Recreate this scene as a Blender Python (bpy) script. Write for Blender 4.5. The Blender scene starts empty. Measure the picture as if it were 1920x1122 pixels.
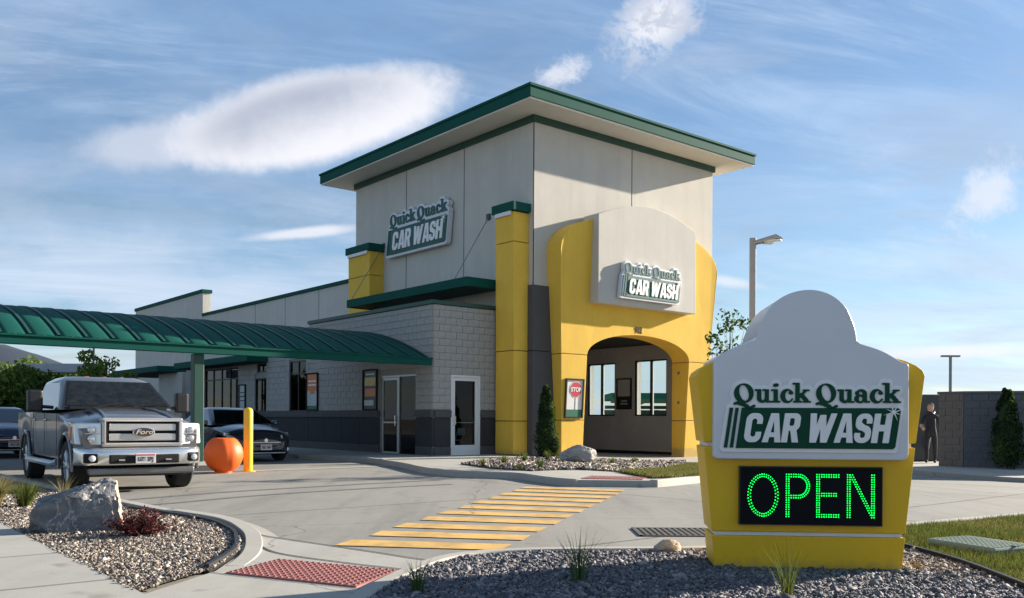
import bpy, bmesh, math, random
import numpy as np
from mathutils import Vector, Matrix
random.seed(11); RNG = np.random.default_rng(11)
sc = bpy.context.scene; col = sc.collection
R = math.radians
# ------------------------------------------------------------------ camera
cam_d = bpy.data.cameras.new('camera'); cam = bpy.data.objects.new('camera', cam_d); col.objects.link(cam)
cam_d.sensor_width = 36; cam_d.lens = 31.63; cam_d.shift_y = 0.1177; cam_d.clip_start = .1; cam_d.clip_end = 9000
rr = R(.3)
cam.matrix_world = Matrix(((math.cos(rr), -math.sin(rr), 0, 0), (0, 0, -1, 0), (math.sin(rr), math.cos(rr), 0, 1.15), (0, 0, 0, 1)))
sc.camera = cam
# ------------------------------------------------------------------ sun and sky
SUN_EL, SUN_AZ = 17.6, 28.3            # azimuth measured from +X towards +Y
sd = bpy.data.lights.new('sun', 'SUN'); sun = bpy.data.objects.new('sun', sd); col.objects.link(sun)
sd.energy = 5.0; sd.angle = R(.6); sd.color = (1, .89, .74)
tosun = Vector((math.cos(R(SUN_EL))*math.cos(R(SUN_AZ)), math.cos(R(SUN_EL))*math.sin(R(SUN_AZ)), math.sin(R(SUN_EL))))
sun.rotation_euler = tosun.to_track_quat('Z', 'Y').to_euler()
w = bpy.data.worlds.new('World'); sc.world = w; w.use_nodes = True
nt = w.node_tree; N = nt.nodes; L = nt.links
bg = N['Background']
sky = N.new('ShaderNodeTexSky'); sky.sky_type = 'NISHITA'; sky.sun_disc = False
sky.sun_elevation = R(SUN_EL); sky.sun_rotation = R(90-SUN_AZ); sky.air_density = 1.0; sky.dust_density = .25; sky.ozone_density = 3.0
bg.inputs[1].default_value = .052
def mth(op, a, b=None, c=None, clamp=False):
    n = N.new('ShaderNodeMath'); n.operation = op; n.use_clamp = clamp
    for i, x in enumerate((a, b, c)):
        if x is None: continue
        if isinstance(x, (int, float)): n.inputs[i].default_value = x
        else: L.new(x, n.inputs[i])
    return n.outputs[0]
def sstep(x, lo, hi):
    n = N.new('ShaderNodeMapRange'); n.interpolation_type = 'SMOOTHSTEP'; n.clamp = True
    L.new(x, n.inputs[0]); n.inputs[1].default_value = lo; n.inputs[2].default_value = hi
    return n.outputs[0]
def noise(vec, scale, detail=6, rough=.55, dist=0.):
    n = N.new('ShaderNodeTexNoise'); L.new(vec, n.inputs['Vector'])
    n.inputs['Scale'].default_value = scale; n.inputs['Detail'].default_value = detail; n.inputs['Roughness'].default_value = rough; n.inputs['Distortion'].default_value = dist
    return n.outputs[0]
def comb(x, y, z=0.):
    n = N.new('ShaderNodeCombineXYZ')
    for i, q in enumerate((x, y, z)):
        if isinstance(q, (int, float)): n.inputs[i].default_value = q
        else: L.new(q, n.inputs[i])
    return n.outputs[0]
tc = N.new('ShaderNodeTexCoord'); sep = N.new('ShaderNodeSeparateXYZ'); L.new(tc.outputs['Generated'], sep.inputs[0])
dx, dy, dz = sep.outputs
# high cloud deck: direction cast onto a flat layer overhead
zz = mth('ADD', mth('MAXIMUM', dz, 0.), .13)
px_, py_ = mth('DIVIDE', dx, zz), mth('DIVIDE', dy, zz)
deck = comb(px_, py_)
stre = comb(mth('ADD', mth('MULTIPLY', px_, .34), mth('MULTIPLY', py_, .16)), mth('SUBTRACT', mth('MULTIPLY', py_, .95), mth('MULTIPLY', px_, .32)))
cir = mth('MULTIPLY', sstep(noise(stre, 1.9, 12, .68, 1.1), .42, .74), sstep(noise(deck, .7, 4, .55), .32, .62))
veil = sstep(noise(stre, .8, 8, .6, .4), .38, .70)
low = sstep(dz, .34, .02)
lown = sstep(noise(comb(mth('MULTIPLY', px_, .55), mth('MULTIPLY', py_, 1.0)), 1.1, 10, .66, .4), .40, .58)
lowc = mth('MULTIPLY', low, lown)
mott = mth('MULTIPLY', sstep(noise(comb(mth('MULTIPLY', px_, .8), py_), 1.5, 8, .6, .5), .46, .72), sstep(dz, .0, .12))
# single clouds, placed by bearing (x/y) and slope (z/y) of the direction
gy = mth('MAXIMUM', dy, .02)
gx, gz = mth('DIVIDE', dx, gy), mth('DIVIDE', dz, gy)
front = sstep(dy, .05, .2)
gv = comb(gx, gz)
nA = noise(gv, 9, 7, .6, .2); nB = noise(gv, 26, 9, .70, .3); nC = noise(gv, 55, 8, .65, .5)
def blob(cx, cz, a, b, tilt, amp, nz, lo=1.0, hi=.6):
    t = R(tilt); ux = mth('SUBTRACT', gx, cx); uz = mth('SUBTRACT', gz, cz)
    p = mth('ADD', mth('MULTIPLY', ux, math.cos(t)/a), mth('MULTIPLY', uz, math.sin(t)/a))
    q = mth('SUBTRACT', mth('MULTIPLY', uz, math.cos(t)/b), mth('MULTIPLY', ux, math.sin(t)/b))
    e = mth('SQRT', mth('ADD', mth('MULTIPLY', p, p), mth('MULTIPLY', q, q)))
    e = mth('ADD', e, mth('MULTIPLY', mth('SUBTRACT', nz, .5), amp))
    return mth('MULTIPLY', sstep(e, lo, hi), front), p, q
def G(x, y): return ((x-960)/1687, (787-y)/1687)
c = G(585, 222); nL = mth('ADD', mth('MULTIPLY', nA, .72), mth('MULTIPLY', nC, .28)); len_m, lp, lq = blob(c[0], c[1], .178, .057, 12, .62, nL, 1.04, .68)
c = G(330, 272); len2, _, _ = blob(c[0], c[1], .135, .034, 5, 1.0, nL, 1.05, .45)
c = G(1225, 40); cu1, _, _ = blob(c[0], c[1], .070, .046, 38, 2.4, nB, 1.0, .25)
c = G(1045, 138); cu2, _, _ = blob(c[0], c[1], .040, .020, 25, 2.6, nB, .95, .1)
c = G(1850, 355); cu3, _, _ = blob(c[0], c[1], .06, .04, 55, 2.0, nB, 1.0, .1)
c = G(560, 440); cu4, _, _ = blob(c[0], c[1], .085, .009, 6, .9, nA, 1.0, .3)
c = G(1370, 527); cu5, _, _ = blob(c[0], c[1], .06, .010, -8, 1.0, nA, 1.0, .2)
c = G(1800, 655); cu6, _, _ = blob(c[0], c[1], .16, .012, 2, 1.3, nA, 1.0, .2)
c = G(200, 515); cu7, _, _ = blob(c[0], c[1], .30, .07, -6, 1.4, nA, 1.0, .1)
def mx(a, b, fac):
    n = N.new('ShaderNodeMix'); n.data_type = 'RGBA'
    for s, x in ((n.inputs[0], fac), (n.inputs[6], a), (n.inputs[7], b)):
        if isinstance(x, (int, float)): s.default_value = x
        elif isinstance(x, tuple): s.default_value = (*x, 1)
        else: L.new(x, s)
    return n.outputs[2]
CW = (6.9, 6.9, 7.3); CG = (3.4, 3.75, 4.6); CH = (4.9, 5.6, 6.7)
skyc = sky.outputs[0]; CUC = mx((4.6, 4.9, 5.7), CW, sstep(nB, .40, .56))
o = mx(skyc, (2.7, 4.5, 7.2), mth('MULTIPLY', veil, .55))
o = mx(o, (5.2, 6.3, 7.8), mth('MULTIPLY', cir, .72))
o = mx(o, (3.2, 3.85, 5.0), mth('MULTIPLY', mott, .55))
o = mx(o, CH, mth('MULTIPLY', lowc, .60))
for m, f, cc in ((cu7, .5, CH), (cu6, .75, CW), (cu5, .6, CW), (cu4, .75, CW), (cu3, .6, CW), (cu2, .65, CW), (cu1, .92, CUC), (len2, .85, (4.5, 4.95, 5.9))):
    o = mx(o, cc, mth('MULTIPLY', m, f))
lsh = sstep(mth('ADD', mth('ADD', mth('MULTIPLY', lq, .9), mth('MULTIPLY', lp, -.55)), mth('MULTIPLY', mth('SUBTRACT', nL, .5), 1.1)), -.7, .6)
edge = sstep(mth('ADD', mth('MULTIPLY', lp, lp), mth('MULTIPLY', lq, lq)), 1.0, .1)
o = mx(o, mx(CW, CG, mth('MULTIPLY', lsh, edge)), mth('MULTIPLY', len_m, .95))
L.new(o, bg.inputs[0])
vs = sc.view_settings; vs.view_transform = 'Standard'; vs.look = 'None'; vs.gamma = 1; vs.use_curve_mapping = False; vs.exposure = 1.45
sc.cycles.max_bounces = 8; sc.cycles.transparent_max_bounces = 16
# ------------------------------------------------------------------ helpers
def mat(name, c, rough=.6, metal=0., var=.08, scale=4., bump=0., bscale=40., coat=0., spec=.5, var2=0., scale2=.6, dirt=None, streak=0.):
    m = bpy.data.materials.new(name); m.use_nodes = True
    t = m.node_tree; n = t.nodes; l = t.links; b = n['Principled BSDF']
    b.inputs['Roughness'].default_value = rough; b.inputs['Metallic'].default_value = metal
    b.inputs['Coat Weight'].default_value = coat; b.inputs['Coat Roughness'].default_value = .05
    b.inputs['Specular IOR Level'].default_value = spec
    tcd = n.new('ShaderNodeTexCoord')
    def mix(a, bb, fac):
        q = n.new('ShaderNodeMix'); q.data_type = 'RGBA'
        for s, x in ((q.inputs[6], a), (q.inputs[7], bb)):
            if isinstance(x, tuple): s.default_value = (*x, 1)
            else: l.new(x, s)
        l.new(fac, q.inputs[0]); return q.outputs[2]
    def nz(sc_, det=5, rg=.6):
        q = n.new('ShaderNodeTexNoise'); q.inputs['Scale'].default_value = sc_; q.inputs['Detail'].default_value = det; q.inputs['Roughness'].default_value = rg
        l.new(tcd.outputs['Object'], q.inputs['Vector']); return q.outputs[0]
    def rng(x, lo, hi):
        q = n.new('ShaderNodeMapRange'); q.inputs[1].default_value = lo; q.inputs[2].default_value = hi; l.new(x, q.inputs[0]); return q.outputs[0]
    cc = tuple(c)
    if var:
        lo = tuple(max(0, x*(1-var)) for x in c); hi = tuple(x*(1+var) for x in c)
        cc = mix(lo, hi, rng(nz(scale), .3, .7))
    if var2:
        d = tuple(x*(1-var2) for x in (dirt or c))
        cc = mix(cc, d, rng(nz(scale2, 6, .7), .45, .8))
    if streak:
        mp = n.new('ShaderNodeMapping'); mp.inputs['Scale'].default_value = (1.6, 1.6, .10); l.new(tcd.outputs['Object'], mp.inputs[0])
        q = n.new('ShaderNodeTexNoise'); q.inputs['Scale'].default_value = 1.5; q.inputs['Detail'].default_value = 8; q.inputs['Roughness'].default_value = .7; l.new(mp.outputs[0], q.inputs['Vector'])
        cc = mix(cc, tuple(x*(1-streak) for x in c), rng(q.outputs[0], .48, .74))
    if isinstance(cc, tuple): b.inputs['Base Color'].default_value = (*cc, 1)
    else: l.new(cc, b.inputs['Base Color'])
    if bump:
        bp = n.new('ShaderNodeBump'); bp.inputs['Strength'].default_value = bump; bp.inputs['Distance'].default_value = .02
        l.new(nz(bscale, 4), bp.inputs['Height']); l.new(bp.outputs[0], b.inputs['Normal'])
    m.diffuse_color = (*c, 1)
    return m
def emit(name, c, s):
    m = bpy.data.materials.new(name); m.use_nodes = True; b = m.node_tree.nodes['Principled BSDF']
    b.inputs['Base Color'].default_value = (*c, 1); b.inputs['Emission Color'].default_value = (*c, 1); b.inputs['Emission Strength'].default_value = s
    return m
def glass(name, tint=(.55, .62, .62), gl=.0, ior=1.5):
    m = bpy.data.materials.new(name); m.use_nodes = True; t = m.node_tree; n = t.nodes; l = t.links
    n.remove(n['Principled BSDF'])
    tr = n.new('ShaderNodeBsdfTransparent'); tr.inputs[0].default_value = (*tint, 1)
    g = n.new('ShaderNodeBsdfGlossy'); g.inputs[0].default_value = (1, 1, 1, 1); g.inputs['Roughness'].default_value = .015
    f = n.new('ShaderNodeFresnel'); f.inputs[0].default_value = ior
    a = n.new('ShaderNodeMath'); a.operation = 'ADD'; a.inputs[1].default_value = gl; a.use_clamp = True; gm = n.new('ShaderNodeNewGeometry'); iv = n.new('ShaderNodeMath'); iv.operation = 'SUBTRACT'; iv.inputs[0].default_value = 1; l.new(gm.outputs['Backfacing'], iv.inputs[1]); l.new(f.outputs[0], a.inputs[0])
    pr = n.new('ShaderNodeMath'); pr.operation = 'MULTIPLY'; l.new(a.outputs[0], pr.inputs[0]); l.new(iv.outputs[0], pr.inputs[1])
    mxs = n.new('ShaderNodeMixShader'); l.new(pr.outputs[0], mxs.inputs[0]); l.new(tr.outputs[0], mxs.inputs[1]); l.new(g.outputs[0], mxs.inputs[2])
    l.new(mxs.outputs[0], n['Material Output'].inputs[0]); return m
M = {}
M['stucco'] = mat('stucco', (.56, .535, .48), .88, var=.05, scale=1.1, bump=.22, bscale=95, var2=.10, scale2=.4, streak=.12)
M['soffit'] = mat('soffit', (.66, .63, .56), .75, var=.03, scale=2)
M['green'] = mat('green_metal', (.006, .080, .062), .72, var=.10, scale=2, spec=.12, var2=.12, scale2=1)
M['green_dark'] = mat('green_trim', (.010, .060, .042), .5, var=.05)
M['yellow'] = mat('yellow_stucco', (.82, .51, .06), .85, var=.05, scale=1.6, bump=.22, bscale=95, var2=.10, scale2=.5, streak=.10)
M['sign_yellow'] = mat('yellow_paint', (.80, .47, .004), .45, var=.03, scale=2, bump=.05, bscale=140, var2=.08, scale2=.9, streak=.06)
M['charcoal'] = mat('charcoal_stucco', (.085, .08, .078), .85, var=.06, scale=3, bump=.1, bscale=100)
M['block'] = mat('light_block', (.36, .35, .325), .92, var=.10, scale=2.2, bump=.35, bscale=45)
M['mortar'] = mat('mortar', (.31, .30, .28), .95, var=.06)
M['dark_block'] = mat('dark_block', (.036, .037, .040), .9, var=.12, scale=2.5, bump=.3, bscale=45)
M['dark_cap'] = mat('dark_cap_stone', (.085, .084, .083), .9, var=.08, scale=3, bump=.2, bscale=50)
M['white_metal'] = mat('white_metal', (.72, .72, .70), .45, var=.03)
M['alu'] = mat('aluminium', (.38, .38, .37), .4, .7, var=.04)
M['black'] = mat('black_plastic', (.012, .012, .013), .45, var=.1)
M['blackmatte'] = mat('black_matte', (.01, .01, .01), .9, var=.1)
M['rubber'] = mat('rubber', (.018, .018, .018), .85, var=.15, scale=20)
M['inside'] = mat('tunnel_lining', (.46, .46, .48), .6, var=.10, scale=1.2, var2=.15, scale2=.8)
M['sign_white'] = mat('white_acrylic', (.64, .65, .68), .36, var=.02, scale=2, var2=.05, scale2=1.4, coat=.15)
M['sign_green'] = mat('sign_green', (.003, .055, .030), .5, var=.06, spec=.15)
M['sign_teal'] = mat('faded_sign_green', (.030, .115, .100), .5, var=.06, spec=.2)
M['letter_white'] = mat('letter_white', (.80, .79, .77), .45, var=.03)
M['led_black'] = mat('led_panel', (.004, .004, .006), .8, var=.1, spec=.2)
M['led'] = emit('led_green', (.0, .85, .07), 1.5)
M['red'] = mat('red_print', (.55, .02, .05), .4, var=.02)
M['pwhite'] = mat('white_print', (.75, .73, .70), .4, var=.02)
M['pgreen'] = mat('green_print', (.01, .14, .07), .4, var=.03)
M['porange'] = mat('orange_print', (.60, .17, .04), .4, var=.05)
M['pyellow'] = mat('yellow_print', (.55, .42, .08), .4, var=.2, scale=8)
M['pdark'] = mat('dark_print', (.02, .025, .024), .4, var=.2, scale=5)
M['ppale'] = mat('pale_print', (.45, .50, .50), .4, var=.1, scale=5)
M['brown'] = mat('brown_metal', (.12, .065, .02), .5, var=.05)
M['concrete'] = mat('drive_concrete', (.245, .238, .215), .88, var=.06, scale=6, bump=.10, bscale=90, var2=.22, scale2=.22)
M['walk'] = mat('walk_concrete', (.36, .35, .315), .9, var=.05, scale=5, bump=.10, bscale=110, var2=.12, scale2=.5)
M['kerb'] = mat('kerb_concrete', (.37, .355, .315), .9, var=.06, scale=5, bump=.12, bscale=90, var2=.14, scale2=.8)
M['earth'] = mat('dry_earth', (.16, .145, .11), .95, var=.2, scale=.4, var2=.2, scale2=.05)
M['joint'] = mat('joint_filler', (.035, .035, .035), .9, var=.2)
M['tyre_mark'] = mat('tyre_mark', (.135, .13, .122), .85, var=.10, scale=3)
M['road_yellow'] = mat('road_yellow', (.66, .40, .115), .75, var=.10, scale=7, bump=.1, bscale=80, var2=.35, scale2=2.2, dirt=(.42, .30, .12))
M['tactile'] = mat('tactile_red', (.28, .095, .085), .75, var=.08, scale=5, var2=.15, scale2=2)
M['ball'] = mat('orange_paint', (.78, .115, .004), .55, var=.03, scale=3, bump=.05, bscale=60)
M['bollard'] = mat('bollard_yellow', (.82, .50, .015), .38, var=.03)
M['lampmetal'] = mat('lamp_grey', (.24, .235, .235), .5, .3, var=.04)
M['lens'] = mat('lamp_lens', (.55, .55, .50), .3, var=.02)
M['chrome'] = mat('chrome', (.72, .72, .72), .2, .85, var=.02)
M['silver'] = mat('bright_silver', (.50, .50, .50), .32, .45, var=.03)
M['truck_paint'] = mat('grey_truck_paint', (.15, .152, .16), .30, .35, var=.03, coat=.8, var2=.25, scale2=2, dirt=(.20, .19, .17))
M['car_paint'] = mat('grey_car_paint', (.06, .068, .085), .22, .5, var=.02, coat=.9)
M['blue_paint'] = mat('blue_car_paint', (.006, .012, .045), .22, .3, var=.02, coat=.9)
M['white_paint'] = mat('white_car_paint', (.6, .6, .58), .25, .0, var=.02, coat=.9)
M['tint'] = glass('tinted_glass', (.30, .34, .35), .0, 1.28)
M['car_glass'] = glass('car_glass', (.50, .54, .54), .05)
M['pane'] = glass('window_glass', (.60, .66, .65), .0, 1.30)
M['clear'] = glass('clear_glass', (.88, .92, .92), .0)
M['headlamp'] = mat('headlamp', (.72, .73, .72), .12, .25, var=.05, coat=1., scale=10)
M['amber'] = mat('amber_lens', (.5, .12, .02), .2, var=.05, coat=.6)
M['bark'] = mat('bark', (.12, .085, .06), .9, var=.3, scale=20)
def leafmat(name, c, var=.5, tr=.35):
    m = bpy.data.materials.new(name); m.use_nodes = True; t = m.node_tree; n = t.nodes; l = t.links
    n.remove(n['Principled BSDF'])
    g = n.new('ShaderNodeNewGeometry'); rp = n.new('ShaderNodeMix'); rp.data_type = 'RGBA'
    rp.inputs[6].default_value = (*[x*(1-var) for x in c], 1); rp.inputs[7].default_value = (*[x*(1+var) for x in c], 1)
    l.new(g.outputs['Random Per Island'], rp.inputs[0])
    d = n.new('ShaderNodeBsdfDiffuse'); q = n.new('ShaderNodeBsdfTranslucent'); s = n.new('ShaderNodeMixShader'); s.inputs[0].default_value = tr
    l.new(rp.outputs[2], d.inputs[0]); l.new(rp.outputs[2], q.inputs[0]); l.new(d.outputs[0], s.inputs[1]); l.new(q.outputs[0], s.inputs[2])
    l.new(s.outputs[0], n['Material Output'].inputs[0]); return m
def randmat(name, cols, rough=.85):
    m = bpy.data.materials.new(name); m.use_nodes = True; t = m.node_tree; n = t.nodes; l = t.links; b = n['Principled BSDF']
    g = n.new('ShaderNodeNewGeometry'); r_ = n.new('ShaderNodeValToRGB'); r_.color_ramp.interpolation = 'LINEAR'
    e = r_.color_ramp.elements
    while len(e) < len(cols): e.new(.5)
    for i, cc in enumerate(cols): e[i].position = i/(len(cols)-1); e[i].color = (*cc, 1)
    l.new(g.outputs['Random Per Island'], r_.inputs[0]); l.new(r_.outputs[0], b.inputs['Base Color']); b.inputs['Roughness'].default_value = rough
    return m
M['leaf'] = leafmat('leaf_green', (.075, .12, .03))
M['leaf_mid'] = leafmat('leaf_fresh', (.14, .20, .045))
M['leaf_dark'] = leafmat('leaf_evergreen', (.030, .050, .022), .5, .2)
M['leaf_red'] = leafmat('leaf_purple', (.10, .028, .030), .6, .25)
M['blade'] = leafmat('grass_blade', (.115, .14, .035), .55, .3)
M['blade_dry'] = leafmat('dry_grass_blade', (.26, .22, .09), .45, .3)
M['blade_dark'] = leafmat('sedge_blade', (.07, .12, .035), .5, .3)
M['gravel_dark'] = randmat('purple_gravel', [(.06, .06, .07), (.095, .092, .105), (.135, .128, .14), (.19, .178, .185), (.30, .285, .28)])
M['gravel_light'] = randmat('tan_gravel', [(.05, .042, .036), (.11, .09, .075), (.20, .165, .135), (.32, .27, .22), (.52, .46, .40)])
M['bed_soil'] = mat('bed_soil', (.035, .032, .030), .95, var=.3, scale=20)
M['bed_soil_tan'] = mat('bed_soil_tan', (.10, .085, .07), .95, var=.3, scale=20)
M['lawn_soil'] = mat('lawn_soil', (.09, .085, .04), .95, var=.3, scale=6)
M['rock_dark'] = mat('slate_rock', (.13, .135, .145), .8, var=.25, scale=3, bump=.6, bscale=14, var2=.25, scale2=5, dirt=(.40, .36, .32))
def veined(m):
    t = m.node_tree; n = t.nodes; l = t.links; b = n['Principled BSDF']; src = b.inputs['Base Color'].links[0].from_socket
    tcd = n.new('ShaderNodeTexCoord'); nz_ = n.new('ShaderNodeTexNoise'); nz_.inputs['Scale'].default_value = 3.2; nz_.inputs['Detail'].default_value = 7; nz_.inputs['Roughness'].default_value = .62; nz_.inputs['Distortion'].default_value = .6; l.new(tcd.outputs['Object'], nz_.inputs['Vector'])
    s = n.new('ShaderNodeMath'); s.operation = 'SUBTRACT'; s.inputs[1].default_value = .5; l.new(nz_.outputs[0], s.inputs[0]); a = n.new('ShaderNodeMath'); a.operation = 'ABSOLUTE'; l.new(s.outputs[0], a.inputs[0])
    g = n.new('ShaderNodeMapRange'); g.inputs[1].default_value = .012; g.inputs[2].default_value = .002; l.new(a.outputs[0], g.inputs[0])
    q = n.new('ShaderNodeMix'); q.data_type = 'RGBA'; l.new(g.outputs[0], q.inputs[0]); l.new(src, q.inputs[6]); q.inputs[7].default_value = (.42, .40, .38, 1); l.new(q.outputs[2], b.inputs['Base Color'])
    for x in n:
        if x.type == 'BUMP': x.inputs['Distance'].default_value = .06
veined(M['rock_dark'])
M['rock_tan'] = mat('tan_rock', (.42, .35, .27), .85, var=.2, scale=6, bump=.5, bscale=18)
M['rock_pale'] = mat('pale_rock', (.36, .34, .32), .85, var=.3, scale=4, bump=.5, bscale=16, var2=.2, scale2=3)
M['iron'] = mat('cast_iron', (.10, .095, .09), .7, .4, var=.15)
M['lid'] = mat('green_box_lid', (.17, .235, .20), .75, var=.08, scale=6, bump=.25, bscale=90)
M['hill'] = mat('mountain', (.032, .048, .075), .95, var=.15, scale=.002)  # blue of distance haze put into the base colour
M['encl_a'] = mat('brown_block', (.155, .132, .115), .95, var=.10, scale=2, bump=.3, bscale=40)
M['encl_b'] = mat('grey_block', (.115, .115, .125), .95, var=.10, scale=2, bump=.3, bscale=40)
M['cloth_dark'] = mat('dark_cloth', (.02, .02, .026), .9, var=.2)
M['skin'] = mat('skin', (.42, .26, .19), .6, var=.05)
M['orangetxt'] = mat('brick_red', (.30, .10, .05), .8, var=.1)
def concrete(m, ang, dark=.72):
    # weathering: stains drawn out along the driving lanes, blotches and drips, on top of the plain slab colour
    t = m.node_tree; n = t.nodes; l = t.links; b = n['Principled BSDF']; src = b.inputs['Base Color'].links[0].from_socket
    tcd = n.new('ShaderNodeTexCoord'); mp = n.new('ShaderNodeMapping'); mp.inputs['Rotation'].default_value = (0, 0, ang); mp.inputs['Scale'].default_value = (1., .12, 1.); l.new(tcd.outputs['Object'], mp.inputs[0])
    def nz(v, s, d, r_, lo, hi):
        q = n.new('ShaderNodeTexNoise'); q.inputs['Scale'].default_value = s; q.inputs['Detail'].default_value = d; q.inputs['Roughness'].default_value = r_; l.new(v, q.inputs['Vector'])
        g = n.new('ShaderNodeMapRange'); g.inputs[1].default_value = lo; g.inputs[2].default_value = hi; l.new(q.outputs[0], g.inputs[0]); return g.outputs[0]
    def mul(src, fac, k):
        q = n.new('ShaderNodeMix'); q.data_type = 'RGBA'; q.blend_type = 'MULTIPLY'; l.new(fac, q.inputs[0]); l.new(src, q.inputs[6]); q.inputs[7].default_value = (*k, 1); return q.outputs[2]
    o_ = mul(src, nz(mp.outputs[0], 1.3, 8, .65, .47, .70), (dark, dark, dark*.99))
    o_ = mul(o_, nz(tcd.outputs['Object'], 2.6, 3, .5, .66, .74), (.70, .69, .67))
    o_ = mul(o_, nz(tcd.outputs['Object'], 9., 4, .7, .66, .72), (.78, .77, .75))
    v = n.new('ShaderNodeTexVoronoi'); v.feature = 'DISTANCE_TO_EDGE'; v.inputs['Scale'].default_value = .16; wv = n.new('ShaderNodeTexNoise'); wv.inputs['Scale'].default_value = .9; wv.inputs['Detail'].default_value = 6
    ad = n.new('ShaderNodeVectorMath'); ad.operation = 'ADD'; l.new(tcd.outputs['Object'], ad.inputs[0]); l.new(tcd.outputs['Object'], wv.inputs['Vector']); l.new(wv.outputs['Color'], ad.inputs[1]); l.new(ad.outputs[0], v.inputs['Vector'])
    g = n.new('ShaderNodeMapRange'); g.inputs[1].default_value = .0022; g.inputs[2].default_value = .0006; l.new(v.outputs[0], g.inputs[0])
    o_ = mul(o_, g.outputs[0], (.55, .54, .52)); l.new(o_, b.inputs['Base Color'])
def splash(m, z0, z1, c_):
    # soil thrown up by rain and sprinklers along the foot
    t = m.node_tree; n = t.nodes; l = t.links; b = n['Principled BSDF']; src = b.inputs['Base Color'].links[0].from_socket
    tcd = n.new('ShaderNodeTexCoord'); s = n.new('ShaderNodeSeparateXYZ'); l.new(tcd.outputs['Object'], s.inputs[0]); q = n.new('ShaderNodeTexNoise'); q.inputs['Scale'].default_value = 14; q.inputs['Detail'].default_value = 8; q.inputs['Roughness'].default_value = .75; l.new(tcd.outputs['Object'], q.inputs['Vector'])
    a = n.new('ShaderNodeMath'); a.operation = 'MULTIPLY_ADD'; a.inputs[1].default_value = (z1-z0)*2.2; l.new(q.outputs[0], a.inputs[0]); 
    a.inputs[2].default_value = z0-(z1-z0)*1.1; d = n.new('ShaderNodeMath'); d.operation = 'SUBTRACT'; l.new(a.outputs[0], d.inputs[0]); l.new(s.outputs[2], d.inputs[1])
    g = n.new('ShaderNodeMapRange'); g.inputs[1].default_value = -.02; g.inputs[2].default_value = .10; g.inputs[4].default_value = .55; l.new(d.outputs[0], g.inputs[0])
    mxx = n.new('ShaderNodeMix'); mxx.data_type = 'RGBA'; l.new(g.outputs[0], mxx.inputs[0]); l.new(src, mxx.inputs[6]); mxx.inputs[7].default_value = (*c_, 1); l.new(mxx.outputs[2], b.inputs['Base Color'])
splash(M['sign_yellow'], .10, .22, (.26, .20, .10)); splash(M['yellow'], .25, .5, (.34, .25, .12))
concrete(M['concrete'], R(40)); concrete(M['walk'], R(40), .86); concrete(M['road_yellow'], R(20), .70)
def tag(o_, label=None, cat=None, group=None, kind=None):
    if label: o_['label'] = label
    if cat: o_['category'] = cat
    if group: o_['group'] = group
    if kind: o_['kind'] = kind
    return o_
def thing(name, label, cat, loc=(0, 0, 0), rz=0., group=None):
    o_ = bpy.data.objects.new(name, None); col.objects.link(o_); o_.empty_display_size = .2
    o_.location = loc; o_.rotation_euler = (0, 0, rz); return tag(o_, label, cat, group)
def mkobj(name, me, m=None, parent=None, loc=None, rot=None, scale=None):
    o_ = bpy.data.objects.new(name, me); col.objects.link(o_)
    if m is not None:
        mm = M[m] if isinstance(m, str) else m
        if len(me.materials) == 0: me.materials.append(mm)
    if parent: o_.parent = parent
    if loc: o_.location = loc
    if rot: o_.rotation_euler = rot
    if scale: o_.scale = scale
    return o_
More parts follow.
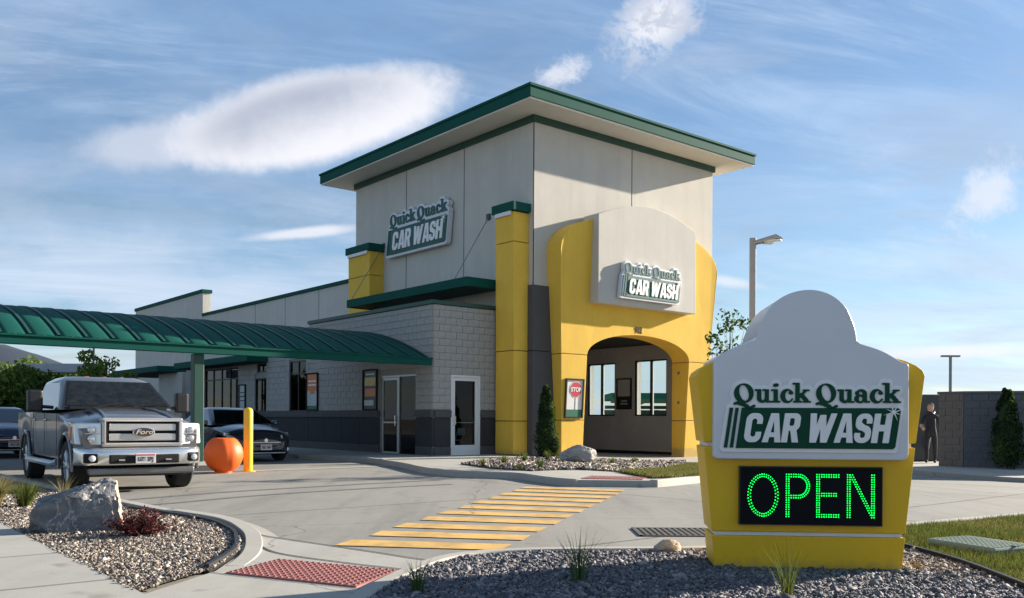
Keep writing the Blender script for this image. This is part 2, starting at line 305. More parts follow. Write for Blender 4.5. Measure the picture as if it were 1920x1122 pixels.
class MB:
    def __init__(s): s.v = []; s.f = []
    def add(s, vs, fs):
        k = len(s.v); s.v += [tuple(q) for q in vs]; s.f += [tuple(i+k for i in q) for q in fs]; return s
    def box(s, x0, x1, y0, y1, z0, z1):
        return s.add([(x0, y0, z0), (x1, y0, z0), (x1, y1, z0), (x0, y1, z0), (x0, y0, z1), (x1, y0, z1), (x1, y1, z1), (x0, y1, z1)],
                     [(0, 3, 2, 1), (4, 5, 6, 7), (0, 1, 5, 4), (1, 2, 6, 5), (2, 3, 7, 6), (3, 0, 4, 7)])
    def hexa(s, b4, t4):
        return s.add(list(b4)+list(t4), [(0, 3, 2, 1), (4, 5, 6, 7), (0, 1, 5, 4), (1, 2, 6, 5), (2, 3, 7, 6), (3, 0, 4, 7)])
    def prism(s, a, b):        # two matching outlines (3D), caps and sides
        n = len(a); s.add(list(a)+list(b), [tuple(range(n-1, -1, -1)), tuple(range(n, 2*n))]+[(i, (i+1) % n, n+(i+1) % n, n+i) for i in range(n)]); return s
    def tube(s, path, r, n=8, cap=True):
        P = [Vector(p) for p in path]; rs = r if isinstance(r, (list, tuple)) else [r]*len(P); k0 = len(s.v)
        for i, p in enumerate(P):
            d = (P[min(i+1, len(P)-1)]-P[max(i-1, 0)]).normalized()
            up = Vector((0, 0, 1)) if abs(d.z) < .95 else Vector((1, 0, 0))
            a = d.cross(up).normalized(); b = a.cross(d)
            for j in range(n):
                t = 2*math.pi*j/n; q = p+(a*math.cos(t)+b*math.sin(t))*rs[i]; s.v.append(tuple(q))
        for i in range(len(P)-1):
            for j in range(n):
                s.f.append((k0+i*n+j, k0+i*n+(j+1) % n, k0+(i+1)*n+(j+1) % n, k0+(i+1)*n+j))
        if cap:
            s.f.append(tuple(k0+j for j in range(n-1, -1, -1))); s.f.append(tuple(k0+(len(P)-1)*n+j for j in range(n)))
        return s
    def lathe(s, prof, n=20, axis='z', c=(0, 0, 0), cap=True):
        k0 = len(s.v)
        for (r, h) in prof:
            for j in range(n):
                t = 2*math.pi*j/n; a, b = r*math.cos(t), r*math.sin(t)
                q = (a, b, h) if axis == 'z' else ((a, h, b) if axis == 'y' else (h, a, b))
                s.v.append((q[0]+c[0], q[1]+c[1], q[2]+c[2]))
        for i in range(len(prof)-1):
            for j in range(n):
                s.f.append((k0+i*n+j, k0+i*n+(j+1) % n, k0+(i+1)*n+(j+1) % n, k0+(i+1)*n+j))
        if cap: s.f.append(tuple(k0+j for j in range(n))); s.f.append(tuple(k0+(len(prof)-1)*n+j for j in range(n)))
        return s
    def grid(s, P):            # rows of points
        k0 = len(s.v); n = len(P[0])
        for r_ in P: s.v += [tuple(q) for q in r_]
        for i in range(len(P)-1):
            for j in range(n-1): s.f.append((k0+i*n+j, k0+i*n+j+1, k0+(i+1)*n+j+1, k0+(i+1)*n+j))
        return s
    def mesh(s, name, fix=True):
        me = bpy.data.meshes.new(name); me.from_pydata(s.v, [], s.f); me.validate()
        if fix:
            bm = bmesh.new(); bm.from_mesh(me); bmesh.ops.recalc_face_normals(bm, faces=bm.faces); bm.to_mesh(me); bm.free()
        me.update(); return me
    def build(s, name, m, parent=None, smooth=None, bevel=0., seg=2, fix=True, **kw):
        me = s.mesh(name, fix)
        if smooth is not None:
            me.polygons.foreach_set('use_smooth', [True]*len(me.polygons)); me.set_sharp_from_angle(angle=R(smooth))
        o_ = mkobj(name, me, m, parent, **kw)
        if bevel:
            b = o_.modifiers.new('bevel', 'BEVEL'); b.width = bevel; b.segments = seg; b.limit_method = 'ANGLE'; b.angle_limit = R(35)
            b.harden_normals = False
        return o_
def npmesh(name, V, F, m, parent=None):
    me = bpy.data.meshes.new(name); V = np.asarray(V, np.float32); F = np.asarray(F, np.int32); k = F.shape[1]
    me.vertices.add(len(V)); me.vertices.foreach_set('co', V.ravel())
    me.loops.add(F.size); me.loops.foreach_set('vertex_index', F.ravel())
    me.polygons.add(len(F)); me.polygons.foreach_set('loop_start', np.arange(0, F.size, k, dtype=np.int32)); me.polygons.foreach_set('loop_total', np.full(len(F), k, np.int32))
    me.update(calc_edges=True); me.validate(); return mkobj(name, me, m, parent)
def H(x, y):                   # the lot falls a little towards the tunnel mouth
    def ss(t): t = min(1, max(0, t)); return t*t*(3-2*t)
    return -.20*ss((x+1)/6)*ss((y-14)/8)
CX, CY = .597, 26.3            # near corner of the tower
ANG = math.atan2(.63671606, .77109835)
Bv = Vector((.77109835, .63671606)); Av = Vector((-.63671606, .77109835))
def WL(u, v): return (CX+u*Bv.x+v*Av.x, CY+u*Bv.y+v*Av.y)
def inpoly(x, y, P):
    c_ = np.zeros(np.shape(x), bool); n = len(P); j = n-1
    for i in range(n):
        xi, yi = P[i]; xj, yj = P[j]
        if yi != yj: c_ ^= ((yi > y) != (yj > y)) & (x < (xj-xi)*(y-yi)/(yj-yi)+xi)
        j = i
    return c_
def polysheet(name, P, z, m, thick=0., parent=None, step=1.2, follow=True):
    """flat slab over outline P, following the fall of the lot"""
    bm = bmesh.new(); f = bm.faces.new([bm.verts.new((x, y, 0)) for x, y in P]); bm.faces.ensure_lookup_table()
    if f.normal.z < 0: f.normal_flip()
    bmesh.ops.triangulate(bm, faces=bm.faces[:])
    for _ in range(4):
        es = [e for e in bm.edges if e.calc_length() > step]
        if not es: break
        bmesh.ops.subdivide_edges(bm, edges=es, cuts=1); bmesh.ops.triangulate(bm, faces=bm.faces[:])
    if thick:
        r_ = bmesh.ops.extrude_face_region(bm, geom=bm.faces[:]); 
        for q in r_['geom']:
            if isinstance(q, bmesh.types.BMVert): q.co.z += 1
    for q in bm.verts:
        q.co.z = (H(q.co.x, q.co.y) if follow else 0)+(z if (not thick or q.co.z > .5) else z-thick)
    bmesh.ops.recalc_face_normals(bm, faces=bm.faces[:])
    me = bpy.data.meshes.new(name); bm.to_mesh(me); bm.free()
    if not thick and me.polygons[0].normal.z < 0: me.flip_normals()
    return mkobj(name, me, m, parent)
def smoothline(P, n=6, closed=False):
    out = []; K = len(P)
    for i in range(K if closed else K-1):
        g = (lambda q: Vector(P[q % K])) if closed else (lambda q: Vector(P[min(max(q, 0), K-1)]))
        p0, p1, p2, p3 = g(i-1), g(i), g(i+1), g(i+2)
        for k in range(n):
            t = k/n; out.append(tuple(.5*((2*p1)+(p2-p0)*t+(2*p0-5*p1+4*p2-p3)*t*t+(3*p1-p0-3*p2+p3)*t**3)))
    if not closed: out.append(tuple(P[-1]))
    return out
def ribbon(name, P, wd, z, m, thick=0., parent=None, off=0., bevel=0., taper=0, zmin=.018):
    V = []; n = len(P)
    for i in range(n):
        a = Vector(P[max(i-1, 0)]); b = Vector(P[min(i+1, n-1)]); d = (b-a).normalized(); q = Vector((-d.y, d.x)); p = Vector(P[i])
        V.append((p+q*(off+wd/2), p+q*(off-wd/2)))
    mb = MB()
    if not thick:
        mb.grid([[(a.x, a.y, H(*a)+z), (b.x, b.y, H(*b)+z)] for a, b in V])
    else:
        rows = []
        for i, (a, b) in enumerate(V):
            dz_ = (z-zmin)*(1-min(1, i/taper)) if taper else 0
            za, zb = H(*a)-dz_, H(*b)-dz_; rows.append([(a.x, a.y, za+z-thick), (a.x, a.y, za+z), (b.x, b.y, zb+z), (b.x, b.y, zb+z-thick), (a.x, a.y, za+z-thick)])
        mb.grid(rows); k = len(mb.v); mb.f.append((0, 1, 2, 3)); mb.f.append((k-5, k-4, k-3, k-2))
    o_ = mb.build(name, m, parent, smooth=40, bevel=bevel)
    if not thick and o_.data.polygons[0].normal.z < 0: o_.data.flip_normals()
    return o_
def text_mesh(name, s, size, ext=.002, off=0., shear=0., spacing=1.):
    c_ = bpy.data.curves.new(name, 'FONT'); c_.body = s; c_.size = size; c_.extrude = ext; c_.offset = off; c_.shear = shear; c_.align_x = 'CENTER'; c_.align_y = 'CENTER'; c_.space_character = spacing
    o_ = bpy.data.objects.new(name, c_); col.objects.link(o_); me = bpy.data.meshes.new_from_object(o_); bpy.data.objects.remove(o_); bpy.data.curves.remove(c_); me.name = name
    return me
def tomesh(name, loops, ext):
    c_ = bpy.data.curves.new(name, 'CURVE'); c_.dimensions = '2D'; c_.fill_mode = 'BOTH'; c_.extrude = ext
    for lp_ in loops:
        s = c_.splines.new('POLY'); s.points.add(len(lp_)-1); s.use_cyclic_u = True
        for q, p in zip(s.points, lp_): q.co = (p[0], p[1], 0, 1)
    o_ = bpy.data.objects.new(name, c_); col.objects.link(o_); me = bpy.data.meshes.new_from_object(o_); bpy.data.objects.remove(o_); bpy.data.curves.remove(c_); me.name = name
    return me
# ------------------------------------------------------------------ lettering from distance fields
def contours(F, xs, ys):
    seg = {}
    nx, ny = F.shape
    S = F < 0
    cells = np.argwhere((S[:-1, :-1] | S[1:, :-1] | S[:-1, 1:] | S[1:, 1:]) & ~(S[:-1, :-1] & S[1:, :-1] & S[:-1, 1:] & S[1:, 1:]))
    def pt(i0, j0, i1, j1):
        a, b = F[i0, j0], F[i1, j1]; t = a/(a-b)
        return ((i0, j0, i1, j1), (xs[i0]+(xs[i1]-xs[i0])*t, ys[j0]+(ys[j1]-ys[j0])*t))
    pos = {}
    for i, j in cells:
        c_ = [(i, j), (i+1, j), (i+1, j+1), (i, j+1)]; cr = []
        for k in range(4):
            a, b = c_[k], c_[(k+1) % 4]
            if S[a] != S[b]:
                lo, hi = min(a, b), max(a, b); key, p = pt(*lo, *hi); pos[key] = p; cr.append((key, S[a]))
        if len(cr) == 2: prs = [(cr[0], cr[1])]
        elif len(cr) == 4: prs = [(cr[0], cr[1]), (cr[2], cr[3])] if S[i, j] else [(cr[1], cr[2]), (cr[3], cr[0])]
        else: continue
        for a, b in prs:
            seg.setdefault(a[0], []).append(b[0]); seg.setdefault(b[0], []).append(a[0])
    loops = []; used = set()
    for k in list(seg):
        if k in used: continue
        lp_ = [k]; used.add(k); cur = k
        while True:
            nxt = [q for q in seg[cur] if q not in used]
            if not nxt: break
            cur = nxt[0]; used.add(cur); lp_.append(cur)
        if len(lp_) > 5: loops.append([pos[q] for q in lp_])
    return loops
class SD:
    def __init__(s, X, Y): s.X, s.Y = X, Y
    def seg(s, a, b, r):
        px, py = s.X-a[0], s.Y-a[1]; bx, by = b[0]-a[0], b[1]-a[1]; h = np.clip((px*bx+py*by)/(bx*bx+by*by+1e-9), 0, 1)
        return np.hypot(px-bx*h, py-by*h)-r
    def box(s, x0, x1, y0, y1, r=0.):
        qx = np.abs(s.X-(x0+x1)/2)-(x1-x0)/2+r; qy = np.abs(s.Y-(y0+y1)/2)-(y1-y0)/2+r
        return np.hypot(np.maximum(qx, 0), np.maximum(qy, 0))+np.minimum(np.maximum(qx, qy), 0)-r
    def ell(s, cx, cy, rx, ry, rot=0.):
        t = R(rot); x, y = s.X-cx, s.Y-cy; x, y = x*math.cos(t)+y*math.sin(t), -x*math.sin(t)+y*math.cos(t)
        k0 = np.hypot(x/rx, y/ry); k1 = np.hypot(x/rx**2, y/ry**2)+1e-9; return k0*(k0-1)/k1
    def path(s, P, r):
        d = None
        for i in range(len(P)-1):
            q = s.seg(P[i], P[i+1], r if not isinstance(r, list) else (r[i]+r[i+1])/2); d = q if d is None else np.minimum(d, q)
        return d
    def poly(s, P):
        d = np.full(s.X.shape, 1e9); sg = np.ones(s.X.shape); n = len(P); j = n-1
        for i in range(n):
            ex, ey = P[j][0]-P[i][0], P[j][1]-P[i][1]; wx, wy = s.X-P[i][0], s.Y-P[i][1]
            h = np.clip((wx*ex+wy*ey)/(ex*ex+ey*ey), 0, 1); d = np.minimum(d, (wx-ex*h)**2+(wy-ey*h)**2)
            c1 = s.Y >= P[i][1]; c2 = s.Y < P[j][1]; c3 = ex*wy > ey*wx
            fl = (c1 & c2 & c3) | (~c1 & ~c2 & ~c3); sg = np.where(fl, -sg, sg); j = i
        return sg*np.sqrt(d)
def U_(*a):
    d = a[0]
    for q in a[1:]: d = np.minimum(d, q)
    return d
def cut(a, *b):
    for q in b: a = np.maximum(a, -q)
    return a
def glyph(ch, s):
    if ch == 'Q':
        ring = cut(s.ell(.46, .43, .44, .46), s.ell(.47, .45, .205, .37, 14))
        tail = s.path(smoothline([(.06, -.05), (.22, .0), (.40, -.06), (.56, -.19), (.74, -.24), (.92, -.15)], 5), .062)
        tail2 = s.path([(.22, -.02), (.44, -.09), (.62, -.17)], .085); return U_(ring, tail, tail2), .97
    if ch == 'u':
        bowl = np.maximum(cut(s.ell(.31, .22, .235, .235), s.ell(.345, .27, .085, .16)), s.Y-.25)
        return U_(s.box(.08, .27, .18, .62, .02), bowl, s.seg((.02, .58), (.18, .58), .045), s.box(.43, .61, .02, .62, .02), s.seg((.36, .58), (.5, .58), .045), s.seg((.5, .045), (.70, .045), .045)), .73
    if ch == 'i':
        return U_(s.box(.09, .28, .0, .62, .02), s.seg((.02, .58), (.18, .58), .045), s.seg((.03, .045), (.35, .045), .045), s.ell(.19, .81, .125, .085, 12)), .39
    if ch == 'c':
        ring = cut(s.ell(.30, .31, .295, .335), s.ell(.37, .32, .155, .235), s.box(.34, .8, .20, .40))
        return U_(ring, s.ell(.47, .46, .095, .09)), .58
    if ch == 'k':
        return U_(s.box(.09, .28, .0, .92, .02), s.seg((.0, .88), (.18, .88), .045), s.seg((.03, .045), (.34, .045), .045), s.seg((.26, .26), (.55, .55), .055),
                  s.seg((.46, .575), (.68, .575), .042), s.seg((.36, .36), (.58, .10), .095), s.seg((.46, .045), (.74, .045), .045)), .77
    if ch == 'a':
        bowl = cut(s.ell(.25, .19, .245, .205), s.ell(.28, .185, .085, .11))
        arch = np.maximum(cut(s.ell(.31, .41, .245, .225), s.ell(.25, .38, .13, .14)), .36-s.Y)
        return U_(bowl, arch, s.box(.375, .555, .04, .45, .02), s.ell(.13, .46, .09, .085), s.seg((.5, .05), (.65, .05), .045)), .68
    # heavy upright sans for the second line, sheared later
    if ch == 'C':
        return cut(s.box(0, .60, 0, 1, .24), s.box(.215, .40, .19, .81, .09), s.box(.30, .8, .36, .63)), .63
    if ch == 'A':
        return cut(s.poly([(0, 0), (.20, 1), (.48, 1), (.68, 0), (.46, 0), (.43, .18), (.25, .18), (.22, 0)]), s.poly([(.275, .34), (.405, .34), (.34, .76)])), .66
    if ch == 'R':
        return U_(s.box(0, .22, 0, 1), cut(s.box(0, .60, .40, 1, .20), s.box(.20, .39, .57, .83, .07)), s.poly([(.26, .48), (.48, .48), (.62, 0), (.39, 0)])), .64
    if ch == 'W':
        return U_(s.poly([(0, 1), (.22, 1), (.33, 0), (.10, 0)]), s.poly([(.10, 0), (.33, 0), (.50, .95), (.36, .95)]), s.poly([(.36, .95), (.56, .95), (.70, 0), (.48, 0)]), s.poly([(.48, 0), (.71, 0), (.95, 1), (.74, 1)])), .93
    if ch == 'S':
        up = cut(s.box(.0, .58, .42, 1, .25), s.box(.205, .385, .57, .83, .08), s.box(.29, .8, .44, .66))
        dn = cut(s.box(.0, .58, 0, .60, .25), s.box(.205, .385, .17, .43, .08), s.box(-.2, .29, .34, .56))
        return U_(cut(up, s.box(.30, .9, .30, .62)), dn, s.seg((.17, .60), (.42, .43), .10)), .60
    if ch == 'H':
        return U_(s.box(0, .22, 0, 1), s.box(.41, .63, 0, 1), s.box(.1, .5, .40, .62)), .65
GL = {}
def glyph_loops(ch):
    if ch not in GL:
        xs = np.arange(-.15, 1.2, .0125); ys = np.arange(-.42, 1.12, .0125); X, Y = np.meshgrid(xs, ys, indexing='ij')
        d, wd = glyph(ch, SD(X, Y)); GL[ch] = (contours(d, xs, ys), wd)
    return GL[ch]
def layout():
    out = []     # (char, loops in logo metres, line)
    def run(s, x0, x1, y0, sc_, shear, line, gap=0.):
        tot = sum((glyph_loops(c_)[1] if c_ != ' ' else .22)+gap for c_ in s); x = 0.; kx = (x1-x0)/tot
        for c_ in s:
            if c_ == ' ': x += .22+gap; continue
            lp_, wd = glyph_loops(c_)
            out.append((c_, [[(x0+(x+p[0])*kx+shear*p[1]*sc_, y0+p[1]*sc_) for p in q] for q in lp_], line)); x += wd+gap
    run('Quick Quack', -.575, .625, .185, .160, 0., 0)
    run('CAR WASH', -.505, .548, -.108, .215, .14, 1, .035)
    return out
LAY = layout()
RECT = [(-.557, -.153), (.572, -.153), (.588, -.137), (.626, .130), (.61, .147), (-.515, .147)]
STR = [[(-.602, -.15), (-.577, -.15), (-.537, .147), (-.560, .147)], [(-.645, -.15), (-.620, -.15), (-.577, .147), (-.602, .147)]]
def star(cx, cy):
    P = []
    for k in range(16):
        r_ = (.072 if k % 4 == 0 else .055) if k % 2 == 0 else .011
        t = math.pi*k/8+.35; P.append((cx+r_*math.cos(t)*1.15, cy+r_*math.sin(t)))
    return P
def logo_meshes():
    xs = np.arange(-.75, .75, .005); ys = np.arange(-.28, .46, .005); X, Y = np.meshgrid(xs, ys, indexing='ij'); s = SD(X, Y)
    d = s.poly([(-.645, -.153), (.58, -.153), (.62, .147), (-.60, .147)])
    for c_, lps, ln in LAY:
        if ln == 0:
            for q in lps: d = np.minimum(d, s.poly(q[::2]))
    d = d-.028
    res = {'backing': tomesh('backing', [q for q in contours(d, xs, ys) if len(q) > 200], .03)}
    res['panel'] = tomesh('panel', [RECT], .006)
    res['stripe'] = [tomesh('stripe', [q], .006) for q in STR]
    res['star'] = tomesh('sparkle', [star(.572, .118)], .002)
    res['letters'] = [(ln, tomesh('letter', lps, .006)) for c_, lps, ln in LAY]
    return res
LOGO = logo_meshes()
def put_logo(parent, scale, z0, green='sign_green', white='letter_white', plate='sign_white'):
    """children in the parent's own XY plane, facing +Z; z0 is the back of the plate"""
    pre = 'mono' if green == 'sign_green' else 'wall'
    def put(name, me, m, z):
        key = pre+name
        if len(me.materials) and me.materials[0] != M[m]: me = me.copy(); me.materials.clear()
        return mkobj(name, me, m, parent, loc=(0, 0, z0+z*scale), scale=(scale,)*3)
    put('backing', LOGO['backing'], plate, .03)
    put('panel', LOGO['panel'], green, .064)
    for q in LOGO['stripe']: put('stripe', q, green, .064)
    put('sparkle', LOGO['star'], white, .0765)
    for ln, me in LOGO['letters']: put('letter', me, green if ln == 0 else white, .064 if ln == 0 else .0735)
# ------------------------------------------------------------------ the setting: ground, drive, walks, beds
gx_ = [-1500, -400, -120, -60, -30, -12, -2]+[x*.5 for x in range(-3, 13)]+[8, 12, 20, 40, 80, 200, 600, 1500]
gy_ = [-200, -40, -10, 0, 6, 13]+[13.5+.5*k for k in range(20)]+[25, 30, 40, 60, 110]
gy2 = gy_+[200, 400, 900, 2500]
tag(MB().grid([[(x, y, H(x, y)-.04) for x in gx_] for y in gy2]).build('ground', 'earth'), kind='structure')
dxs = [x for x in gx_ if -61 < x < 81]; dys = [y for y in gy_ if -11 < y < 61]
drive = tag(MB().grid([[(x, y, H(x, y)) for x in dxs] for y in dys]).build('driveway', 'concrete'), kind='structure')
for q in (bpy.data.objects['ground'], drive):
    if q.data.polygons[0].normal.z < 0: q.data.flip_normals()
# crosswalk stripes
a0, a1 = Vector((-1.60, 8.12)), Vector((.16, 15.05)); b0, b1 = Vector((-.10, 7.88)), Vector((1.78, 14.42))
for k in range(11):
    t = k/10.; t2 = t+.056; sl = Vector((.04, 0)) if k % 2 else Vector((0, 0))
    P = [a0.lerp(a1, t)+sl, b0.lerp(b1, t)+sl*.5, b0.lerp(b1, t2), a0.lerp(a1, t2)]
    polysheet('crosswalk_stripe', [tuple(q) for q in P], .008, 'road_yellow', parent=drive, step=.5)
for P in ([(-5.45, 12.36), (-4.56, 13.77), (-3.53, 14.91), (-2.12, 16.28), (-1.33, 17.0)], [(-5.6, 10.9), (-4.67, 11.94), (-3.79, 13.33), (-2.44, 14.76), (-1.06, 15.9)]):
    ribbon('tyre_mark', smoothline(P, 6), .13, .005, 'tyre_mark', parent=drive)
# expansion joints of the drive slabs, sawn on the building's lines
for v in (-5.2, -9.6, -14.0):
    ribbon('slab_joint', [WL(u, v) for u in np.linspace(-16, 12, 40)], .014, .004, 'joint', parent=drive)
for u in (-7.0, -2.6, 1.8):
    ribbon('slab_joint', [WL(u, v) for v in np.linspace(-17, -2.6 if u > -3 else -1.6, 40)], .014, .0045, 'joint', parent=drive)
tag(ribbon('gutter', [WL(u, v) for u, v in ((-9.8, -1.25), (-8, -1.2), (-6, -1.1), (-4.6, -1.0))], .34, .007, 'kerb'), kind='structure')
# left planting strip and sidewalk
BED_L = [(-2.42, 5.73), (-2.21, 6.67), (-2.28, 7.5), (-2.48, 8.23), (-2.72, 8.85), (-3.2, 9.66), (-3.85, 10.3), (-4.63, 11.0), (-8.97, 15.9), (-13.3, 21.2), (-14.6, 20.4), (-11.8, 17.4), (-4.95, 8.9)]
sw = tag(polysheet('sidewalk', [(-14.2, 20.35), (-11.8, 17.4), (-4.95, 8.9), (-2.38, 5.73), (-1.2, 4.2), (-.2, 2.6), (-2.6, 1.0), (-6.9, 7.3), (-16.2, 18.8)], .05, 'walk', thick=.08), kind='structure')
for k in range(5):
    a = Vector((-2.7-.95*k, 6.12+1.17*k)); d = Vector((-.777, -.63)); ribbon('slab_joint', [tuple(a+d*.02), tuple(a+d*1.2), tuple(a+d*2.35)], .012, .0545, 'joint', parent=sw)
ramp = tag(polysheet('kerb_ramp', [(-2.36, 5.76), (-2.19, 6.67), (-2.26, 7.5), (-2.45, 8.2), (-2.30, 8.17), (-1.97, 7.57), (-1.34, 7.09), (-.82, 6.78), (-.62, 6.67), (-.86, 5.75), (-.9, 5.0), (-.2, 2.6), (-1.2, 4.2)], .016, 'walk'), kind='structure')
tag(polysheet('gutter', [(-2.62, 8.98), (-2.36, 8.68), (-1.98, 8.36), (-1.18, 7.69), (-.73, 7.3), (-.42, 7.2), (-.62, 6.69), (-.82, 6.8), (-1.34, 7.11), (-1.97, 7.59), (-2.30, 8.19), (-2.66, 8.87)], .010, 'walk'), kind='structure')
ribbon('ramp_joint', smoothline([(-2.67, 8.87), (-2.32, 8.17), (-1.97, 7.57), (-1.34, 7.09), (-.82, 6.78), (-.63, 6.67)], 6), .024, .021, 'joint', parent=ramp)
ribbon('ramp_joint', smoothline([(-2.61, 9.0), (-2.36, 8.68), (-1.98, 8.36), (-1.18, 7.69), (-.73, 7.3), (-.42, 7.2)], 6), .022, .015, 'joint', parent=ramp)
ribbon('ramp_joint', [(-2.20, 6.60), (-2.05, 6.50), (-1.0, 5.98), (-.84, 5.90)], .012, .020, 'joint', parent=ramp)
KL = smoothline([(-2.19, 6.5), (-2.24, 7.4), (-2.44, 8.23), (-2.69, 8.87), (-3.17, 9.7), (-3.83, 10.36), (-4.61, 11.06), (-8.95, 15.96), (-13.3, 21.25)], 8)
tag(ribbon('kerb', KL[4:], .15, .075, 'kerb', thick=.09, off=-.08, bevel=.02, taper=24), kind='structure')
tag(ribbon('gutter', KL[18:], .16, .0085, 'kerb', off=-.24), kind='structure')
ed0 = thing('bed_edging', 'black plastic edging round the tip of the tan gravel bed', 'edging'); ribbon('edging_strip', smoothline([(-2.24, 6.62), (-2.31, 7.5), (-2.51, 8.21), (-2.75, 8.83), (-3.23, 9.62), (-3.88, 10.26), (-4.66, 10.95)], 6), .035, .075, 'black', thick=.07, parent=ed0)
tag(polysheet('planting_bed', BED_L, .035, 'bed_soil_tan'), kind='structure')
# right planting bed and lawn
BED_R = [(-.88, 5.77), (-.67, 6.72), (-.39, 7.30), (.19, 7.58), (1.56, 7.72), (2.6, 7.95), (3.45, 7.98), (3.51, 7.09), (3.42, 6.01), (3.30, 4.9), (3.0, 3.2), (-.3, 2.9), (-.95, 4.9)]
tag(polysheet('planting_bed', BED_R, .03, 'bed_soil'), kind='structure')
tag(ribbon('kerb', smoothline([(-.95, 5.0), (-.92, 5.77), (-.70, 6.76), (-.41, 7.36), (.19, 7.66), (1.56, 7.80), (2.6, 8.03), (3.2, 8.4), (3.6, 9.25), (4.26, 9.69), (5.07, 10.18), (6.17, 10.84), (8.1, 11.97), (12, 14.2)], 6), .13, .055, 'kerb', thick=.07, bevel=.015), kind='structure')
LAWN = [(3.49, 7.98), (3.3, 8.38), (3.66, 9.17), (4.30, 9.60), (5.11, 10.09), (6.21, 10.75), (8.1, 11.87), (12, 14.1), (13, 3.5), (3.08, 3.2), (3.35, 4.9), (3.47, 6.01), (3.55, 7.09)]
tag(polysheet('lawn', LAWN, .03, 'lawn_soil'), kind='structure')
ed = thing('lawn_edging', 'black plastic edging between purple gravel and the lawn', 'edging')
ribbon('edging_strip', smoothline([(3.47, 8.0), (3.53, 7.09), (3.445, 6.01), (3.32, 4.9), (3.04, 3.2)], 6), .03, .075, 'black', thick=.07, parent=ed)
# raised walk round the building
POD = [(-5.96, 25.3), (-4.6, 24.5), (-3.71, 23.6), (-2.55, 21.2), (-1.9, 19.4), (-1.34, 18.35), (-.57, 17.75), (.16, 17.45), (.68, 16.3), (1.16, 15.62), (2.46, 15.62), (2.95, 16.42), (4.27, 18.91), (5.81, 21.3), (8.5, 25.5), (11, 31), (7.6, 33), (-2.6, 33), (-10, 34)]
pod = tag(polysheet('walkway', POD, .115, 'walk', thick=.2, step=.9), kind='structure')
tag(ribbon('kerb', smoothline(POD[:10], 5), .15, .13, 'kerb', thick=.2, bevel=.02), kind='structure')
tag(ribbon('kerb', smoothline(POD[10:15], 5), .15, .13, 'kerb', thick=.2, bevel=.02), kind='structure')
for u in (-6, -4.4, -2.8, -1.2, .4): ribbon('slab_joint', [WL(u, -.6), WL(u, -1.6), WL(u, -3.2), WL(u, -4.6)], .014, .125, 'joint', parent=pod)
BED_F = [(-1.15, 20.6), (-.2, 23.4), (.75, 25.2), (1.7, 26.2), (4.3, 26.6), (5.2, 26.9), (4.9, 25.4), (3.6, 22.2), (2.34, 19.4), (1.4, 19.75), (.43, 18.3), (-.4, 18.9)]
tag(polysheet('planting_bed', BED_F, .135, 'bed_soil_tan', step=.8), kind='structure')
GRASS_F = [(2.25, 19.1), (3.7, 22.0), (4.9, 25.2), (6.6, 25.4), (5.9, 22.2), (4.2, 18.95), (2.95, 16.6), (2.55, 16.3)]
tag(polysheet('lawn', GRASS_F, .135, 'lawn_soil', step=.8), kind='structure')
# walk by the block enclosure on the right
POD2 = [(10.6, 29.5), (10.1, 25.0), (10.5, 22.6), (11.0, 19.6), (11.6, 16.9), (30, 16.5), (30, 31)]
tag(polysheet('walkway', POD2, .10, 'walk', thick=.2), kind='structure')
# tactile pads
def pad(P, z, label, n1, n2):
    P = [Vector(q) for q in P]; c = sum(P, Vector((0, 0)))/4; t = thing('tactile_pad', label, 'tactile paving', (c.x, c.y, 0))
    zz = lambda x, y: H(x, y)+z
    MB().hexa([(q.x-c.x, q.y-c.y, zz(*q)-.02) for q in P], [(q.x-c.x, q.y-c.y, zz(*q)) for q in P]).build('plate', 'tactile', t)
    mb = MB()
    for i in range(n1):
        for j in range(n2):
            p = P[0].lerp(P[3], (i+.5)/n1).lerp(P[1].lerp(P[2], (i+.5)/n1), (j+.5)/n2); x, y = p.x-c.x, p.y-c.y; zq = zz(*p)-.001; k = len(mb.v)
            for r_, h in ((.0165, 0), (.010, .009)):
                for a in range(6): mb.v.append((x+r_*math.cos(a*1.047), y+r_*math.sin(a*1.047), zq+h))
            mb.f += [(k+a, k+(a+1) % 6, k+6+(a+1) % 6, k+6+a) for a in range(6)]+[tuple(k+6+a for a in range(6))]
    tag(mb.build('domes', 'tactile', t), kind='stuff')
pad([(-2.08, 6.56), (-1.86, 7.20), (-.84, 6.70), (-1.04, 6.04)], .026, 'brick red tactile pad with domes at the near kerb ramp', 20, 11)
pad([(1.22, 15.95), (1.5, 16.9), (2.6, 16.85), (2.3, 15.8)], .125, 'brick red tactile pad at far end of the yellow crosswalk', 16, 12)
# storm drain, small stone, utility lid
dr = thing('storm_drain', 'oval iron storm drain grate in the drive behind the yellow sign', 'drain', (1.72, 9.22, 0))
MB().box(-.42, .42, -.30, .30, -.02, .004).build('pit', 'blackmatte', dr)
mb = MB()
for k in range(15): mb.box(-.42+k*.06-.017, -.42+k*.06+.017, -.30, .30, .0, .012)
for k in range(6): mb.box(-.44, .44, -.30+k*.12-.012, -.30+k*.12+.012, .0, .010)
mb.box(-.45, -.42, -.33, .33, 0, .013); mb.box(.42, .45, -.33, .33, 0, .013); mb.box(-.45, .45, -.33, -.30, 0, .013); mb.box(-.45, .45, .30, .33, 0, .013)
mb.build('grate', 'iron', dr)
ub = thing('utility_box', 'pale green rectangular utility box lid set in the lawn', 'utility box', (4.10, 7.86, .02), R(-66))
MB().box(-.34, .34, -.27, .27, .0, .085).build('box', 'lid', ub, bevel=.02)
mb = MB()
for k in range(13):
    for j in range(9): mb.box(-.315+k*.05, -.285+k*.05, -.22+j*.05, -.19+j*.05, .084, .090)
